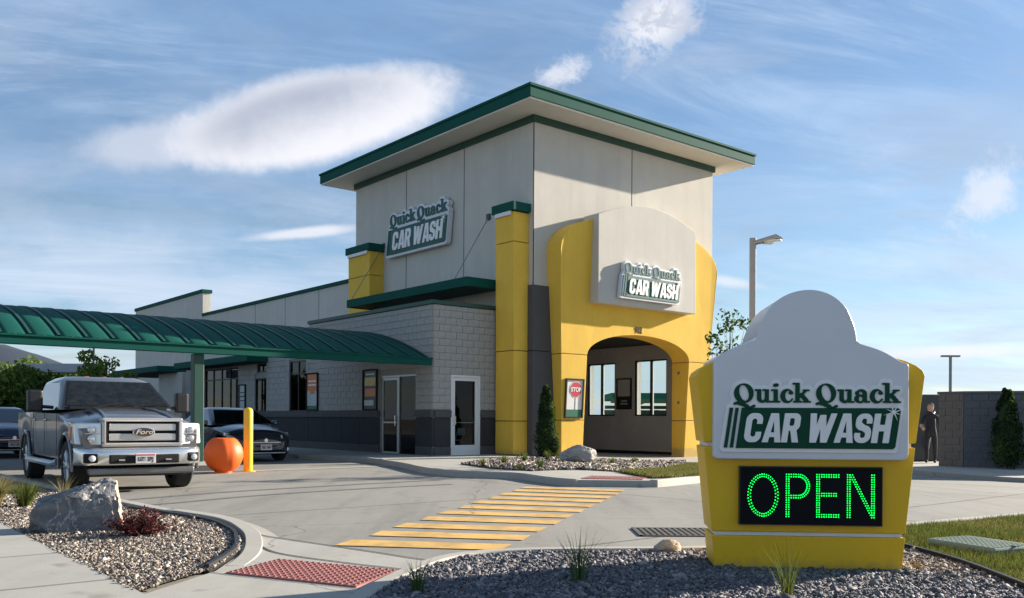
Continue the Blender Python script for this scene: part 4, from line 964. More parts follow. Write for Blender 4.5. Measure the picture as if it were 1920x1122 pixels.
# ------------------------------------------------------------------ barrel canopy over the pay lanes
can = thing('drive_through_canopy', 'long green barrel-vaulted metal canopy over the pay lanes', 'canopy', (CX, CY, 0), ANG)
CV0, CV1 = 1.06, 6.1; VM = CV1
def cz(v): s = (v-VM)/(VM-CV0); return 2.86+1.04*(1-abs(s)**2.1)
ribs = [-3.0-.555*k for k in range(29)]
vv = [VM-(VM-CV0)*math.cos(math.pi/2*k/14) for k in range(15)]
for k in range(28):
    a, b = ribs[k]-.02, ribs[k+1]+.02
    rows = []
    for v in vv:
        rows.append([(a+(b-a)*s/4, v, cz(v)+.03*math.sin(math.pi*s/4)) for s in range(5)])
    mb = MB().grid(rows); me_o = mb.build('roof_panel', 'green', can, smooth=60)
    q = me_o.modifiers.new('thick', 'SOLIDIFY'); q.thickness = .012; q.offset = 0
for k, u in enumerate(ribs):
    rows = []; mb = MB()
    for v in vv: rows.append([(u-.03, v, cz(v)-.05), (u-.03, v, cz(v)+.045), (u+.03, v, cz(v)+.045), (u+.03, v, cz(v)-.05), (u-.03, v, cz(v)-.05)])
    mb.grid(rows); mb.build('rib', 'green_dark', can, smooth=40)
MB().box(ribs[-1]-.1, ribs[0]+.12, CV0-.09, CV0+.09, 2.66, 2.875).build('eave_beam', 'green', can, bevel=.012); MB().box(ribs[-1]-.1, ribs[0]+.12, CV1-.06, CV1+.06, 3.74, 3.89).build('ridge_beam', 'green_dark', can)
MB().box(ribs[-1]-.1, ribs[0]+.12, CV0-.125, CV0-.092, 2.835, 2.87).build('drip_edge', 'green', can)
for u in (-9.4, -15.4):
    MB().box(u-.12, u+.12, 1.13, 1.37, 0, 2.66).build('post', 'green_dark', can, bevel=.015)
# pay island with its kerb, kiosk, ball and bollard
def wl3(u, v, z=0.): x, y = WL(u, v); return (x, y, z)
isl = [WL(*q) for q in ((-10.3, -.2), (-10.1, -.55), (-9.7, -.65), (-9.3, -.55), (-9.1, -.2), (-9.1, 9.5), (-10.3, 9.5))]
tag(polysheet('pay_island', isl, .12, 'kerb', thick=.14), kind='structure')
mb = MB(); nn = 28
prof = [(.405*math.sin(math.pi*k/nn), .40-.405*math.cos(math.pi*k/nn)) for k in range(1, nn)]; prof = [p for p in prof if p[1] > .02]; prof = [(prof[0][0], 0.)]+prof
mbb = MB().lathe(prof, 60); mbb.v = [(x*q_, y*q_, min(z, .745)*.985) for x, y, z in mbb.v for q_ in (1.0-.022*abs(math.sin(5*math.atan2(y, x)))**6,)]; ball = mbb.build('ball_bollard', 'ball', None, smooth=50, loc=(-6.04, 18.85, 0))
tag(ball, 'large orange painted ball with flattened top at the nose of the pay island', 'ball bollard')
bo = thing('bollard', 'yellow steel post beside the orange ball', 'bollard', (-5.70, 19.45, 0))
MB().lathe([(.098, 0), (.098, 1.30), (.085, 1.345), (.05, 1.37), (.01, 1.38)], 20).build('sleeve', 'bollard', bo, smooth=40); MB().lathe([(.17, 0), (.17, .012)], 20).build('paint_ring', 'bollard', bo)
# ------------------------------------------------------------------ vehicles (local x = forward, y = left, z = up)
def wheel(parent, x, y, r, wd, side, m_rim='silver', spokes=6):
    c = (x, y, r)
    t = MB().lathe([(r*.62, -wd/2), (r*.93, -wd/2), (r, -wd/2+.03), (r, wd/2-.03), (r*.93, wd/2), (r*.62, wd/2)], 32, 'y', cap=False).build('wheel', 'rubber', parent, smooth=35, loc=c)
    yy = side*wd*.36
    rim = MB().lathe([(r*.63, yy-.02*side), (r*.63, yy+.03*side), (r*.56, yy+.028*side), (r*.54, yy-.05*side)], 32, 'y', cap=False).build('rim', m_rim, t, smooth=35)
    MB().lathe([(r*.62, -.03*side), (r*.62, .01*side)], 24, 'y').build('brake_disc', 'black', t)
    mb = MB()
    for k in range(spokes):
        a = 2*math.pi*k/spokes
        for da in (-.16, .16):
            p0 = (r*.12*math.cos(a), yy+.0*side, r*.12*math.sin(a)); p1 = (r*.58*math.cos(a+da), yy+.015*side, r*.58*math.sin(a+da)); mb.tube([p0, p1], [.035, .026], 6)
    mb.lathe([(r*.17, yy-.03*side), (r*.17, yy+.03*side), (r*.1, yy+.05*side)], 16, 'y'); mb.build('spokes', m_rim, t, smooth=40)
    return t
def loft_body(name, X, hw, zb, belt, top, m, parent, wheels, Rw, axle, n_side=7, n_top=9, crown=.0, shoulder=.06):
    rows = []
    for x in X:
        w_ = hw(x); b = zb(x)
        for xw in wheels:
            d = abs(x-xw)
            if d < Rw: b = max(b, axle+math.sqrt(Rw*Rw-d*d))
        B_, T_ = belt(x), top(x); row = []
        half = []
        for k in range(n_side):
            t = k/(n_side-1); z = b+(B_-b)*t; half.append((w_*(1-.05*(1-t)**2-.015*t*t)*(1 if True else 1), z))
        for k in range(1, n_top+1):
            t = k/n_top; half.append((w_*(.985-shoulder*0)*(1-t), B_+(T_-B_)*(1-(1-t)**2.6)))
        row = [(x, y, z) for y, z in half]+[(x, -y, z) for y, z in half[-2::-1]]
        rows.append(row)
    mb = MB().grid(rows); n = len(rows[0])
    mb.f.append(tuple(range(n))); k0 = (len(rows)-1)*n; mb.f.append(tuple(k0+i for i in range(n)))
    return mb.build(name, m, parent, smooth=32)
def quad_panel(name, pts, m, parent, th=.008):
    P = [Vector(p) for p in pts]; nrm = (P[1]-P[0]).cross(P[2]-P[0]).normalized()
    return MB().prism([tuple(p) for p in P], [tuple(p+nrm*th) for p in P]).build(name, m, parent)
def interp(x, T):
    if x <= T[0][0]: return T[0][1]
    for (a, b), (c_, d) in zip(T, T[1:]):
        if x <= c_: return b+(d-b)*(x-a)/(c_-a)
    return T[-1][1]
def xs_dense(x0, x1, wheels, Rw, base=.12):
    s = set(np.round(np.arange(x0, x1+.001, base), 4))
    for w_ in wheels:
        for t in np.linspace(0, math.pi, 25): s.add(round(w_+Rw*math.cos(t), 4))
        s.add(round(w_-Rw-.001, 4)); s.add(round(w_+Rw+.001, 4))
    s.add(x1); return sorted(q for q in s if x0 <= q <= x1)
FWD = math.atan2(-Av.y, -Av.x)
# ---- grey pickup
tk = thing('pickup_truck', 'dusty grey crew cab pickup with chrome grille and bumper, facing the viewer', 'pickup truck', (-7.30, 16.01, 0), FWD-R(2.5)); tk.scale = (.95, .95, .95)
WH = (1.93, -1.86); RW = .52; AX = .42
X = xs_dense(-2.9, 2.74, WH, RW)
hw = lambda x: interp(x, [(-3.02, .93), (-2.9, .975), (-.9, .985), (1.3, .985), (1.9, .995), (2.4, .985), (2.6, .955), (2.74, .90)])
flare = lambda x: sum(.035*max(0, 1-abs(x-w_)/.62)**.5 for w_ in WH)
loft_body('body', X, lambda x: hw(x)+flare(x)*.6, lambda x: interp(x, [(-3.02, .62), (-2.4, .55), (-1.3, .50), (1.3, .50), (2.5, .62), (2.74, .66)]), lambda x: interp(x, [(-3.02, 1.30), (-1.35, 1.30), (1.2, 1.27), (1.6, 1.20), (2.55, 1.06), (2.74, .98)]),
          lambda x: interp(x, [(-3.02, 1.34), (-1.32, 1.34), (-1.30, 1.36), (1.15, 1.38), (1.3, 1.37), (2.0, 1.325), (2.5, 1.255), (2.66, 1.20), (2.74, 1.12)]), 'truck_paint', tk, WH, RW, AX)
MB().box(-2.9, 2.6, -.80, .80, .36, .62).build('chassis', 'blackmatte', tk)
MB().box(-2.85, -1.38, -.78, .78, 1.335, 1.352).build('bed_cover', 'black', tk)
# cab
def ring(z, xf, xr, w_, r_=.10): return [(xf, w_-r_*1.6, z), (xf-.14, w_, z), (xr+.10, w_, z), (xr, w_-r_, z), (xr, -w_+r_, z), (xr+.10, -w_, z), (xf-.14, -w_, z), (xf, -w_+r_*1.6, z)]
CB = MB(); r0, r1, r2 = ring(1.34, 1.30, -1.32, .945), ring(1.86, .50, -1.16, .765), ring(1.95, .28, -1.00, .62)
k = len(CB.v); CB.v += r0+r1+r2
for a in (0, 8):
    for i in range(8): CB.f.append((k+a+i, k+a+(i+1) % 8, k+a+8+(i+1) % 8, k+a+8+i))
CB.f.append(tuple(k+16+i for i in range(8)))
cab = CB.build('cab', 'truck_paint', tk, smooth=25, bevel=.03, seg=3)
def lerp3(a, b, t): return tuple(Vector(a).lerp(Vector(b), t))
def on(a, b, c_, d, s, t, off=.012):     # bilinear point on a cab facet, nudged outward
    p = Vector(a).lerp(Vector(b), s).lerp(Vector(d).lerp(Vector(c_), s), t); nn_ = (Vector(b)-Vector(a)).cross(Vector(d)-Vector(a)).normalized(); return tuple(p+nn_*off)
wsA = (r0[7], r0[0], r1[0], r1[7])       # windscreen facet, right to left
M['screen'] = mat('screen_glass', (.010, .012, .014), .06, .0, var=.4, scale=6, coat=.0, spec=.22, var2=.2, scale2=9, dirt=(.035, .035, .033))
M['side_glass'] = mat('side_glass', (.05, .058, .064), .06, .0, var=.2, scale=2, coat=.0, spec=.3)
def facet_glass(F_, s0, s1, t0, t1, name, m, off=.014):
    pts = [on(*F_, s0, t0, off), on(*F_, s1, t0, off), on(*F_, s1-(.0), t1, off), on(*F_, s0+.0, t1, off)]
    return quad_panel(name, pts, m, tk, .006)
facet_glass(wsA, -.09, 1.09, .05, .985, 'screen_surround', 'black', .010); wsg = facet_glass(wsA, -.05, 1.05, .10, .95, 'windscreen', 'screen', .018)
for s, (i, j) in ((1, (1, 2)), (-1, (6, 5))):
    F_ = (r0[j], r0[i], r1[i], r1[j]) if s > 0 else (r0[i], r0[j], r1[j], r1[i])
    for a, b in ((.06, .46), (.52, .93)):
        (facet_glass(F_, a-.03, b+.03, .09, .965, 'window_surround', 'black', .010) if s > 0 else facet_glass(F_, 1-b-.03, 1-a+.03, .09, .965, 'window_surround', 'black', .010))
        if s > 0: q = facet_glass(F_, a, b, .14, .92, 'side_window', 'side_glass', .018)
        else: q = facet_glass(F_, 1-b, 1-a, .14, .92, 'side_window', 'side_glass', .018)
    # mirror
    mi = MB().box(.62, .80, s*1.12 if s > 0 else -1.36, 1.36 if s > 0 else -1.12, 1.30, 1.68).build('mirror', 'black', tk, bevel=.04, seg=3)
    MB().tube([(.72, s*.95, 1.38), (.72, s*1.2, 1.40)], .035, 6).build('mirror_arm', 'black', mi)
    MB().box(.60, .622, s*1.14 if s > 0 else -1.34, 1.34 if s > 0 else -1.14, 1.34, 1.64).build('mirror_face', 'silver', mi)
    # door seams, handles, step
    for x in (1.22, .12, -.98, -1.33):
        MB().box(x-.006, x+.006, s*.986 if s > 0 else -.992, .992 if s > 0 else -.986, .56, 1.29).build('door_seam', 'blackmatte', tk)
    for x in (.30, -.80): MB().tube([(x-.1, s*1.0, 1.16), (x+.1, s*1.0, 1.16)], .018, 6).build('door_handle', 'truck_paint', tk)
    MB().tube([(1.25, s*.98, .45), (1.15, s*1.04, .42), (-1.2, s*1.04, .42), (-1.3, s*.98, .45)], .055, 8).build('running_board', 'silver', tk, smooth=40)
    for x in WH:
        mb = MB(); P_ = []
        for t in np.linspace(-.15, math.pi+.15, 22): P_.append((x+(RW-.005)*math.cos(t), s*.985, AX+(RW-.005)*math.sin(t)))
        mb.tube(P_, .028, 6).build('arch_lip', 'truck_paint', tk, smooth=50)
    # front lamps
    hl = MB().hexa([(2.60, s*.63, .78), (2.60, s*.63, 1.13), (2.10, s*.985, 1.14), (2.10, s*.985, .78)], [(2.815, s*.63, .77), (2.80, s*.63, 1.125), (2.58, s*.985, 1.115), (2.64, s*.985, .78)]).build('headlight', 'headlamp', tk, bevel=.02, seg=3)
    for zc in (.87, 1.01): MB().lathe([(.058, 0), (.058, .03), (.03, .045)], 16, 'x', (2.755, s*.77, zc)).build('reflector', 'chrome', hl, smooth=40)
    MB().box(2.72, 2.80, s*.64 if s > 0 else -.87, .87 if s > 0 else -.64, .945, .96).build('divider', 'silver', hl)
    MB().box(2.26, 2.40, s*.975 if s > 0 else -1.0, 1.0 if s > 0 else -.975, .84, 1.06).build('marker_lamp', 'amber', hl)
    for xw, nm_ in zip(WH, 'fr'): wheel(tk, xw, s*.83, AX, .29, s)
    MB().box(-.1+WH[1]-.6, WH[1]+.6, s*.55, s*.72, .3, 1.2) if False else None
# wheel wells
for xw in WH: MB().box(xw-.50, xw+.50, -.70, .70, .40, .98).build('wheel_well', 'blackmatte', tk)
# grille
gr_ = MB(); x0 = 2.74
def frame_yz(mb, xa, xb, y0, y1, z0, z1, t): mb.box(xa, xb, y0, y1, z1-t, z1); mb.box(xa, xb, y0, y1, z0, z0+t); mb.box(xa, xb, y0, y0+t, z0+t, z1-t); mb.box(xa, xb, y1-t, y1, z0+t, z1-t)
frame_yz(gr_, 2.60, 2.845, -.625, .625, .745, 1.205, .06); grille = gr_.build('grille', 'silver', tk, bevel=.02, seg=3)
MB().box(2.60, 2.77, -.57, .57, .80, 1.15).build('mesh_back', 'blackmatte', grille)
for zc in (.895, 1.055): MB().box(2.77, 2.835, -.515, .515, zc-.058, zc+.058).build('grille_bar', 'silver', grille, bevel=.015, seg=3)
for y in (-.545, .545): MB().box(2.77, 2.80, y-.018, y+.018, .81, 1.14).build('grille_side', 'black', grille)
frame_yz(g2 := MB(), 2.80, 2.852, -.59, .59, .78, 1.17, .02); g2.build('grille_inner_rim', 'chrome', grille)
em = MB().lathe([(.165, 0), (.165, .018), (.15, .024)], 32, 'x').build('emblem', 'chrome', grille, smooth=40, loc=(2.84, 0, .975), scale=(1, 1.05, .46))
M['emblem_blue'] = mat('emblem_blue', (.012, .016, .035), .25, var=.05, coat=.6)
MB().lathe([(.150, .018), (.150, .028)], 32, 'x').build('emblem_face', 'emblem_blue', em)
mkobj('emblem_script', text_mesh('emblem_script', 'Ford', .115, .003, .001, .35), 'chrome', em, loc=(.031, 0, .0), rot=(R(90), 0, R(90)), scale=(1.15, 2.0, 1))
# hood ridges, cowl
for s in (-1, 1):
    MB().tube([(1.25, s*.42, 1.372), (1.8, s*.46, 1.338), (2.3, s*.50, 1.275), (2.62, s*.53, 1.195)], [.02, .028, .028, .02], 8).build('hood_ridge', 'truck_paint', tk, smooth=60)
    MB().box(1.55, 1.85, s*.60-.05, s*.60+.05, 1.335, 1.362).build('hood_vent', 'black', tk)
MB().box(1.10, 1.32, -.80, .80, 1.355, 1.40).build('cowl', 'black', tk)
for y in (-.35, .25): MB().tube([(1.27, y, 1.40), (1.15, y+.55, 1.475)], .009, 5).build('wiper', 'black', wsg)
for y in (-.3, 0, .3): MB().box(.12, .22, y-.03, y+.03, 1.945, 1.965).build('roof_lamp', 'amber', tk, bevel=.008)
MB().tube([(1.05, 0, 1.58), (1.0, 0, 1.66)], .03, 8).build('visor_tag', 'white_metal', wsg) if False else None
# bumper: swept chrome beam
BP = [(-.99, 2.50), (-.97, 2.66), (-.90, 2.80), (-.70, 2.90), (-.35, 2.935), (0, 2.94), (.35, 2.935), (.70, 2.90), (.90, 2.80), (.97, 2.66), (.99, 2.50)]
rows = []
for y, x in BP:
    inn = abs(y) < .66; z0, z1 = (.435, .735)
    rows.append([(x-.10, y*.99, z0+.02), (x-.005, y, z0), (x+.02, y, z0+.10), (x+.02, y, z1-.08), (x-.0, y, z1-.02), (x-.12, y*.985, z1)])
bum = MB().grid(rows).build('bumper', 'chrome', tk, smooth=50); q = bum.modifiers.new('t', 'SOLIDIFY'); q.thickness = .02
bum.modifiers.new('s', 'SUBSURF').levels = 1; bum.modifiers['s'].render_levels = 2
MB().box(2.90, 2.965, -.54, .54, .475, .62).build('intake', 'blackmatte', bum, bevel=.02)
for s in (-1, 1):
    MB().hexa([(2.80, s*.70, .49), (2.80, s*.90, .49), (2.80, s*.90, .64), (2.80, s*.70, .64)], [(2.935, s*.70, .49), (2.86, s*.885, .49), (2.86, s*.885, .64), (2.935, s*.70, .64)]).build('fog_recess', 'blackmatte', bum, bevel=.02)
    MB().lathe([(.05, 0), (.05, .05), (.03, .06)], 16, 'x', (2.885, s*.785, .565)).build('fog_lamp', 'headlamp', bum, smooth=40)
    MB().box(2.96, 2.985, s*.36-.045, s*.36+.045, .525, .545).build('tow_hook', 'silver', bum)
MB().box(2.66, 2.86, -.82, .82, .30, .405).build('valance', 'truck_paint', tk, bevel=.03)
MB().box(2.4, 2.66, -.75, .75, .26, .40).build('skid_plate', 'black', tk)
M['plate'] = mat('plate_white', (.62, .60, .56), .4, var=.1, scale=14)
M['plate_ink'] = mat('plate_ink', (.03, .04, .10), .5, var=.1)
def plate(parent, x, y, z, s):
    p = MB().box(-.005, .005, -.155, .155, -.078, .078).build('licence_plate', 'plate', parent, loc=(x, y, z), bevel=.006)
    mkobj('plate_number', text_mesh('plate_number', s, .085, .001, .003), 'plate_ink', p, loc=(.007, 0, -.012), rot=(R(90), 0, R(90)), scale=(.85, 1.1, 1)); 
    MB().box(.004, .0065, -.14, .14, .045, .065).build('plate_band', 'red', p); return p
plate(bum, 2.985, 0, .555, 'U76 2BJ')
MB().box(-2.98, -2.88, -.9, .9, .5, .66).build('rear_bumper', 'chrome', tk, bevel=.03)
# ---- sedans
def sedan(label, paint, loc, rz, pl, detail=True):
    t = thing('sedan', label, 'car', loc, rz); wh = (1.40, -1.40); rw = .385; ax = .325
    X = xs_dense(-2.30, 2.36, wh, rw, .09)
    loft_body('body', X, lambda x: interp(x, [(-2.3, .70), (-2.1, .85), (-1.4, .915), (1.4, .915), (1.9, .86), (2.15, .76), (2.28, .62), (2.36, .45)]), lambda x: interp(x, [(-2.3, .45), (-1.9, .24), (1.9, .22), (2.2, .24), (2.36, .32)]),
              lambda x: interp(x, [(-2.3, .80), (-1.6, .92), (.9, .90), (1.6, .80), (2.1, .68), (2.36, .52)]), lambda x: interp(x, [(-2.3, .95), (-1.7, 1.02), (.95, 1.0), (1.3, .985), (1.8, .92), (2.15, .82), (2.36, .60)]), paint, t, wh, rw, ax)
    MB().box(-2.1, 2.1, -.72, .72, .2, .45).build('floor_pan', 'blackmatte', t)
    for xw in wh: MB().box(xw-.37, xw+.37, -.62, .62, .3, .72).build('wheel_well', 'blackmatte', t)
    def rg_(z, xf, xr, w_): return [(xf, w_-.16, z), (xf-.22, w_, z), (xr+.2, w_, z), (xr, w_-.14, z), (xr, -w_+.14, z), (xr+.2, -w_, z), (xf-.22, -w_, z), (xf, -w_+.16, z)]
    q0, q1, q2 = rg_(.96, 1.05, -1.75, .86), rg_(1.38, .22, -1.05, .64), rg_(1.44, .0, -.8, .54)
    mb = MB(); mb.v += q0+q1+q2
    for a in (0, 8):
        for i in range(8): mb.f.append((a+i, a+(i+1) % 8, a+8+(i+1) % 8, a+8+i))
    mb.f.append(tuple(16+i for i in range(8))); mb.build('cabin', paint, t, smooth=30, bevel=.03, seg=3)
    M.setdefault('dark_screen', mat('dark_screen', (.008, .010, .016), .05, var=.2, coat=.8, spec=.8))
    def fg(F_, s0, s1, t0, t1, nm_): quad_panel(nm_, [on(*F_, s0, t0), on(*F_, s1, t0), on(*F_, s1, t1), on(*F_, s0, t1)], 'dark_screen', t, .006)
    fg((q0[7], q0[0], q1[0], q1[7]), -.10, 1.10, .06, .95, 'windscreen')
    for s, (i, j) in ((1, (1, 2)), (-1, (6, 5))):
        F_ = (q0[j], q0[i], q1[i], q1[j]) if s > 0 else (q0[i], q0[j], q1[j], q1[i])
        for a, b in ((.08, .46), (.50, .92)):
            (fg(F_, a, b, .12, .92, 'side_window') if s > 0 else fg(F_, 1-b, 1-a, .12, .92, 'side_window'))
        mi = MB().box(.62, .80, s*.93 if s > 0 else -1.06, 1.06 if s > 0 else -.93, .96, 1.09).build('mirror', paint, t, bevel=.035, seg=3)
        MB().hexa([(2.02, s*.42, .60), (2.02, s*.42, .70), (1.60, s*.86, .78), (1.60, s*.86, .68)], [(2.33, s*.46, .615), (2.27, s*.46, .70), (1.80, s*.875, .775), (1.84, s*.885, .69)]).build('headlight', 'headlamp', t, bevel=.012)
        MB().lathe([(.045, 0), (.045, .05)], 14, 'x', (2.17, s*.66, .34)).build('fog_lamp', 'headlamp', t)
        for xw in wh: wheel(t, xw, s*.80, ax, .21, s, spokes=5)
    MB().hexa([(2.1, -.42, .38), (2.1, .42, .38), (2.1, .5, .64), (2.1, -.5, .64)], [(2.365, -.30, .40), (2.365, .30, .40), (2.335, .44, .63), (2.335, -.44, .63)]).build('grille', 'blackmatte', t, bevel=.015)
    MB().box(2.34, 2.375, -.40, .40, .515, .53).build('grille_bar', 'chrome', t)
    MB().lathe([(.05, 0), (.05, .02)], 16, 'x', (2.36, 0, .575)).build('emblem', 'chrome', t)
    MB().box(2.10, 2.36, -.55, .55, .235, .26).build('lip', 'silver', t, bevel=.008)
    plate(t, 2.385, 0, .40, pl)
    return t
cx_, cy_ = WL(-7.25, 4.55)
sedan('dark grey sedan under the canopy behind the yellow post', 'car_paint', (cx_, cy_, 0), FWD, '7E8 1MV')
sedan('dark blue car at the left edge behind the truck bed', 'blue_paint', (-15.2, 26.6, 0), FWD, '4KD 83')
# ------------------------------------------------------------------ monument sign (local x = right, y = back, z = up)
SY = R(-5)
mono = thing('monument_sign', 'flared yellow monument sign with white lettered panel and green LED board reading OPEN', 'sign', (2.229, 6.770, 0), SY)
TH = .46
def hx(z): return .685+.118*(z/1.5)**1.0+.035*(z/1.5)**2
def fy(z): return -.02*z
def tier(name, z0, z1, topcurve=0., parent=mono, m='sign_yellow'):
    zs = [z0, z1]; n = 2
    a = [(-hx(z0), fy(z0), z0), (hx(z0), fy(z0), z0), (hx(z0), TH-fy(z0), z0), (-hx(z0), TH-fy(z0), z0)]
    if not topcurve:
        b = [(-hx(z1), fy(z1), z1), (hx(z1), fy(z1), z1), (hx(z1), TH-fy(z1), z1), (-hx(z1), TH-fy(z1), z1)]
        return MB().hexa(a, b).build(name, m, parent, bevel=.008)
    F_ = [(-hx(z0), z0), (hx(z0), z0)]+[(hx(z1)*math.cos(t), z1+topcurve*math.sin(t)) for t in np.linspace(0, math.pi, 17)]
    return MB().prism([(x, fy(z), z) for x, z in F_], [(x, TH-fy(z), z) for x, z in F_]).build(name, m, parent, bevel=.008)
tier('base_block', -.05, .282); tier('middle_block', .312, .955); tier('upper_block', .988, 1.49, .20)
for z0, z1 in ((.2835, .3105), (.9565, .9865)):
    MB().box(-hx(z0)+.022, hx(z0)-.022, .012, TH-.02, z0, z1).build('reveal_strip', 'white_metal', mono)
# white panel with rounded corners and a plain dome
def panel_outline():
    P = []; xl, xr, zb, zs = -.715, .690, .865, 1.58
    def arc(cx, cz, r_, a0, a1, n=6): return [(cx+r_*math.cos(R(a0+(a1-a0)*k/n)), cz+r_*math.sin(R(a0+(a1-a0)*k/n))) for k in range(n+1)]
    P += arc(xl+.03, zb+.03, .03, 180, 270); P += arc(xr-.05, zb+.05, .05, 270, 360); P += arc(xr-.03, zs-.03, .03, 0, 60)
    P += smoothline([(xr-.06, zs+.012), (.50, 1.668), (.345, 1.722)], 5)
    P += smoothline([(.318, 1.745), (.300, 1.85), (.235, 1.995), (.12, 2.09), (-.03, 2.122), (-.19, 2.085), (-.315, 1.985), (-.385, 1.84), (-.402, 1.775)], 6)
    P += smoothline([(-.425, 1.745), (-.56, 1.70), (-.66, 1.65)], 5); P += arc(xl+.03, zs+.012, .03, 120, 180)
    return P
po = panel_outline()
pn = MB().prism([(x, -.125, z) for x, z in po], [(x, TH+.10, z) for x, z in po]).build('white_panel', 'sign_white', mono, bevel=.022, seg=4)
# logo plate: children of the white panel
def logo_on_panel():
    rot = (R(90), 0, 0); ox, oz = .0, 1.10; y0 = -.1252
    def put(name, me, m, z):
        if len(me.materials) and me.materials[0] != M[m]: me = me.copy(); me.materials.clear()
        return mkobj(name, me, m, pn, loc=(ox, y0-z, oz), rot=rot)
    put('logo_plate', LOGO['backing'], 'letter_white', -.019)
    put('logo_panel', LOGO['panel'], 'sign_green', .0155)
    for q in LOGO['stripe']: put('logo_stripe', q, 'sign_green', .0155)
    for ln, me in LOGO['letters']: put('letter', me, 'sign_green' if ln == 0 else 'letter_white', .0155 if ln == 0 else .027)
    put('sparkle', LOGO['star'], 'letter_white', .0345)
logo_on_panel()
# LED board
led = MB().box(-.508, .520, -.058, .02, .378, .802).build('led_board', 'led_black', mono, bevel=.006)
frame_ = MB(); 
for q in ((-.515, .527, .802, .81), (-.515, .527, .37, .378), (-.515, -.508, .378, .802), (.52, .527, .378, .802)): frame_.box(q[0], q[1], -.06, .02, q[2], q[3])
frame_.build('led_bezel', 'black', led)
def dots(strokes, x0):
    pt = .0175; pts = set()
    def add(i, j): pts.add((i, j))
    for s in strokes: s(add)
    mb = MB()
    for i, j in pts:
        x, z = x0+i*pt, .436+j*pt; k = len(mb.v); r_ = .0046
        for a in range(6): mb.v.append((x+r_*math.cos(a*1.0472), -.0585, z+r_*math.sin(a*1.0472)))
        for a in range(6): mb.v.append((x+r_*.6*math.cos(a*1.0472), -.0625, z+r_*.6*math.sin(a*1.0472)))
        mb.f += [(k+a, k+(a+1) % 6, k+6+(a+1) % 6, k+6+a) for a in range(6)]+[tuple(k+6+a for a in range(6))]
    return tag(mb.build('led_letter', 'led', led), kind='stuff')
HG = 18
def vline(i0, j0=0, j1=HG):
    def f(add):
        for j in range(j0, j1+1): add(i0, j); add(i0+1, j)
    return f
def hline(j0, i0, i1):
    def f(add):
        for i in range(i0, i1+1): add(i, j0); add(i, j0+1)
    return f
def oval(add):
    for rr_ in (0, 1):
        a, b = 6.3-rr_, 9.0-rr_*1.0; n = 42 if rr_ == 0 else 36
        for k in range(n): t = 2*math.pi*(k+.5*rr_)/n; add(6.5+a*math.cos(t), 9+b*math.sin(t))
def bowl(add):
    for rr_ in (0, 1):
        for k in range(17): t = -math.pi/2+math.pi*k/16; add(5.0+(4.6-rr_)*math.cos(t), 13.0+(5.0-rr_)*math.sin(t))
def diag(add):
    for j in range(HG+1): i = 1+(HG-j)*.5; add(i, j); add(i+1, j)
dots([oval], -.455); dots([vline(0), hline(17, 2, 5), hline(8, 2, 5), bowl], -.170); dots([vline(0), hline(17, 2, 9), hline(9, 2, 8), hline(0, 2, 9)], .052); dots([vline(0), vline(10), diag], .274)
# ------------------------------------------------------------------ lamps
def lamp(loc, h, label, head=True, rz=0.):
    t = thing('street_lamp', label, 'street lamp', loc, rz)
    MB().box(-.13, .13, -.13, .13, 0, h).build('pole', 'lampmetal', t, bevel=.02); MB().lathe([(.3, 0), (.3, .6), (.25, .65)], 16).build('footing', 'kerb', t)
    for s, l_ in ((0, 1.25), (1, .95)):
        a = R(-18 if s == 0 else 22)
        hd = MB().hexa([(.10, -.16, h-.26), (l_, -.20, h-.10), (l_, .20, h-.10), (.10, .16, h-.26)], [(.12, -.12, h-.12), (l_-.25, -.16, h+.06), (l_-.25, .16, h+.06), (.12, .12, h-.12)]).build('lamp_head', 'lampmetal', t, bevel=.03, rot=(0, 0, a))
        MB().box(.5, l_-.06, -.14, .14, h-.205, h-.16).build('lens', 'lens', hd)
        MB().tube([(.0, 0, h-.3), (.2, 0, h-.2)], .06, 8).build('arm', 'lampmetal', hd)
    return t
lamp((10.18, 38.2, -.1), 9.0, 'tall square lamp post with two heads standing behind the yellow sign', rz=R(-12))
t = thing('street_lamp', 'distant thin lamp post rising over the block enclosure', 'street lamp', (39.2, 80.5, 0)); MB().tube([(0, 0, 0), (0, 0, 7.0)], .13, 8).build('pole', 'lampmetal', t)
MB().box(-.8, .8, -.2, .2, 6.95, 7.1).build('lamp_head', 'lampmetal', t)
for x, y, h, lb in ((-35.5, 62, 6.0, 'distant thin pole left of the canopy post'), (-24.2, 52, 5.2, 'thin pole behind the small left tree')):
    t = thing('utility_pole', lb, 'pole', (x, y, 0)); MB().tube([(0, 0, 0), (0, 0, h)], .06, 6).build('shaft', 'lampmetal', t)
# ------------------------------------------------------------------ green vacuum shelter behind and to the right
sh = thing('vacuum_shelter', 'long low green-roofed shelter behind the car wash', 'shelter', (9, 47, -.2))
MB().box(-4, 46, -1.8, 1.8, 2.36, 2.72).build('roof', 'green', sh); MB().box(-4.05, 46, -1.86, -1.8, 2.20, 2.42).build('fascia', 'green_dark', sh)
for k in range(13):
    x = -3.6+k*4; MB().box(x-.09, x+.09, -1.6, -1.4, 0, 2.36).build('post', 'green_dark', sh); MB().tube([(x, -1.5, 1.7), (x+1.4, -1.5, 2.3)], .05, 6).build('brace', 'green_dark', sh)
for z in (1.0, 1.55, 1.95): MB().box(-4, 46, 1.4, 1.5, z, z+.18).build('rail', 'green_dark', sh)
MB().box(-4, 46, 2.2, 2.4, 0, 1.9).build('back_wall', 'charcoal', sh)
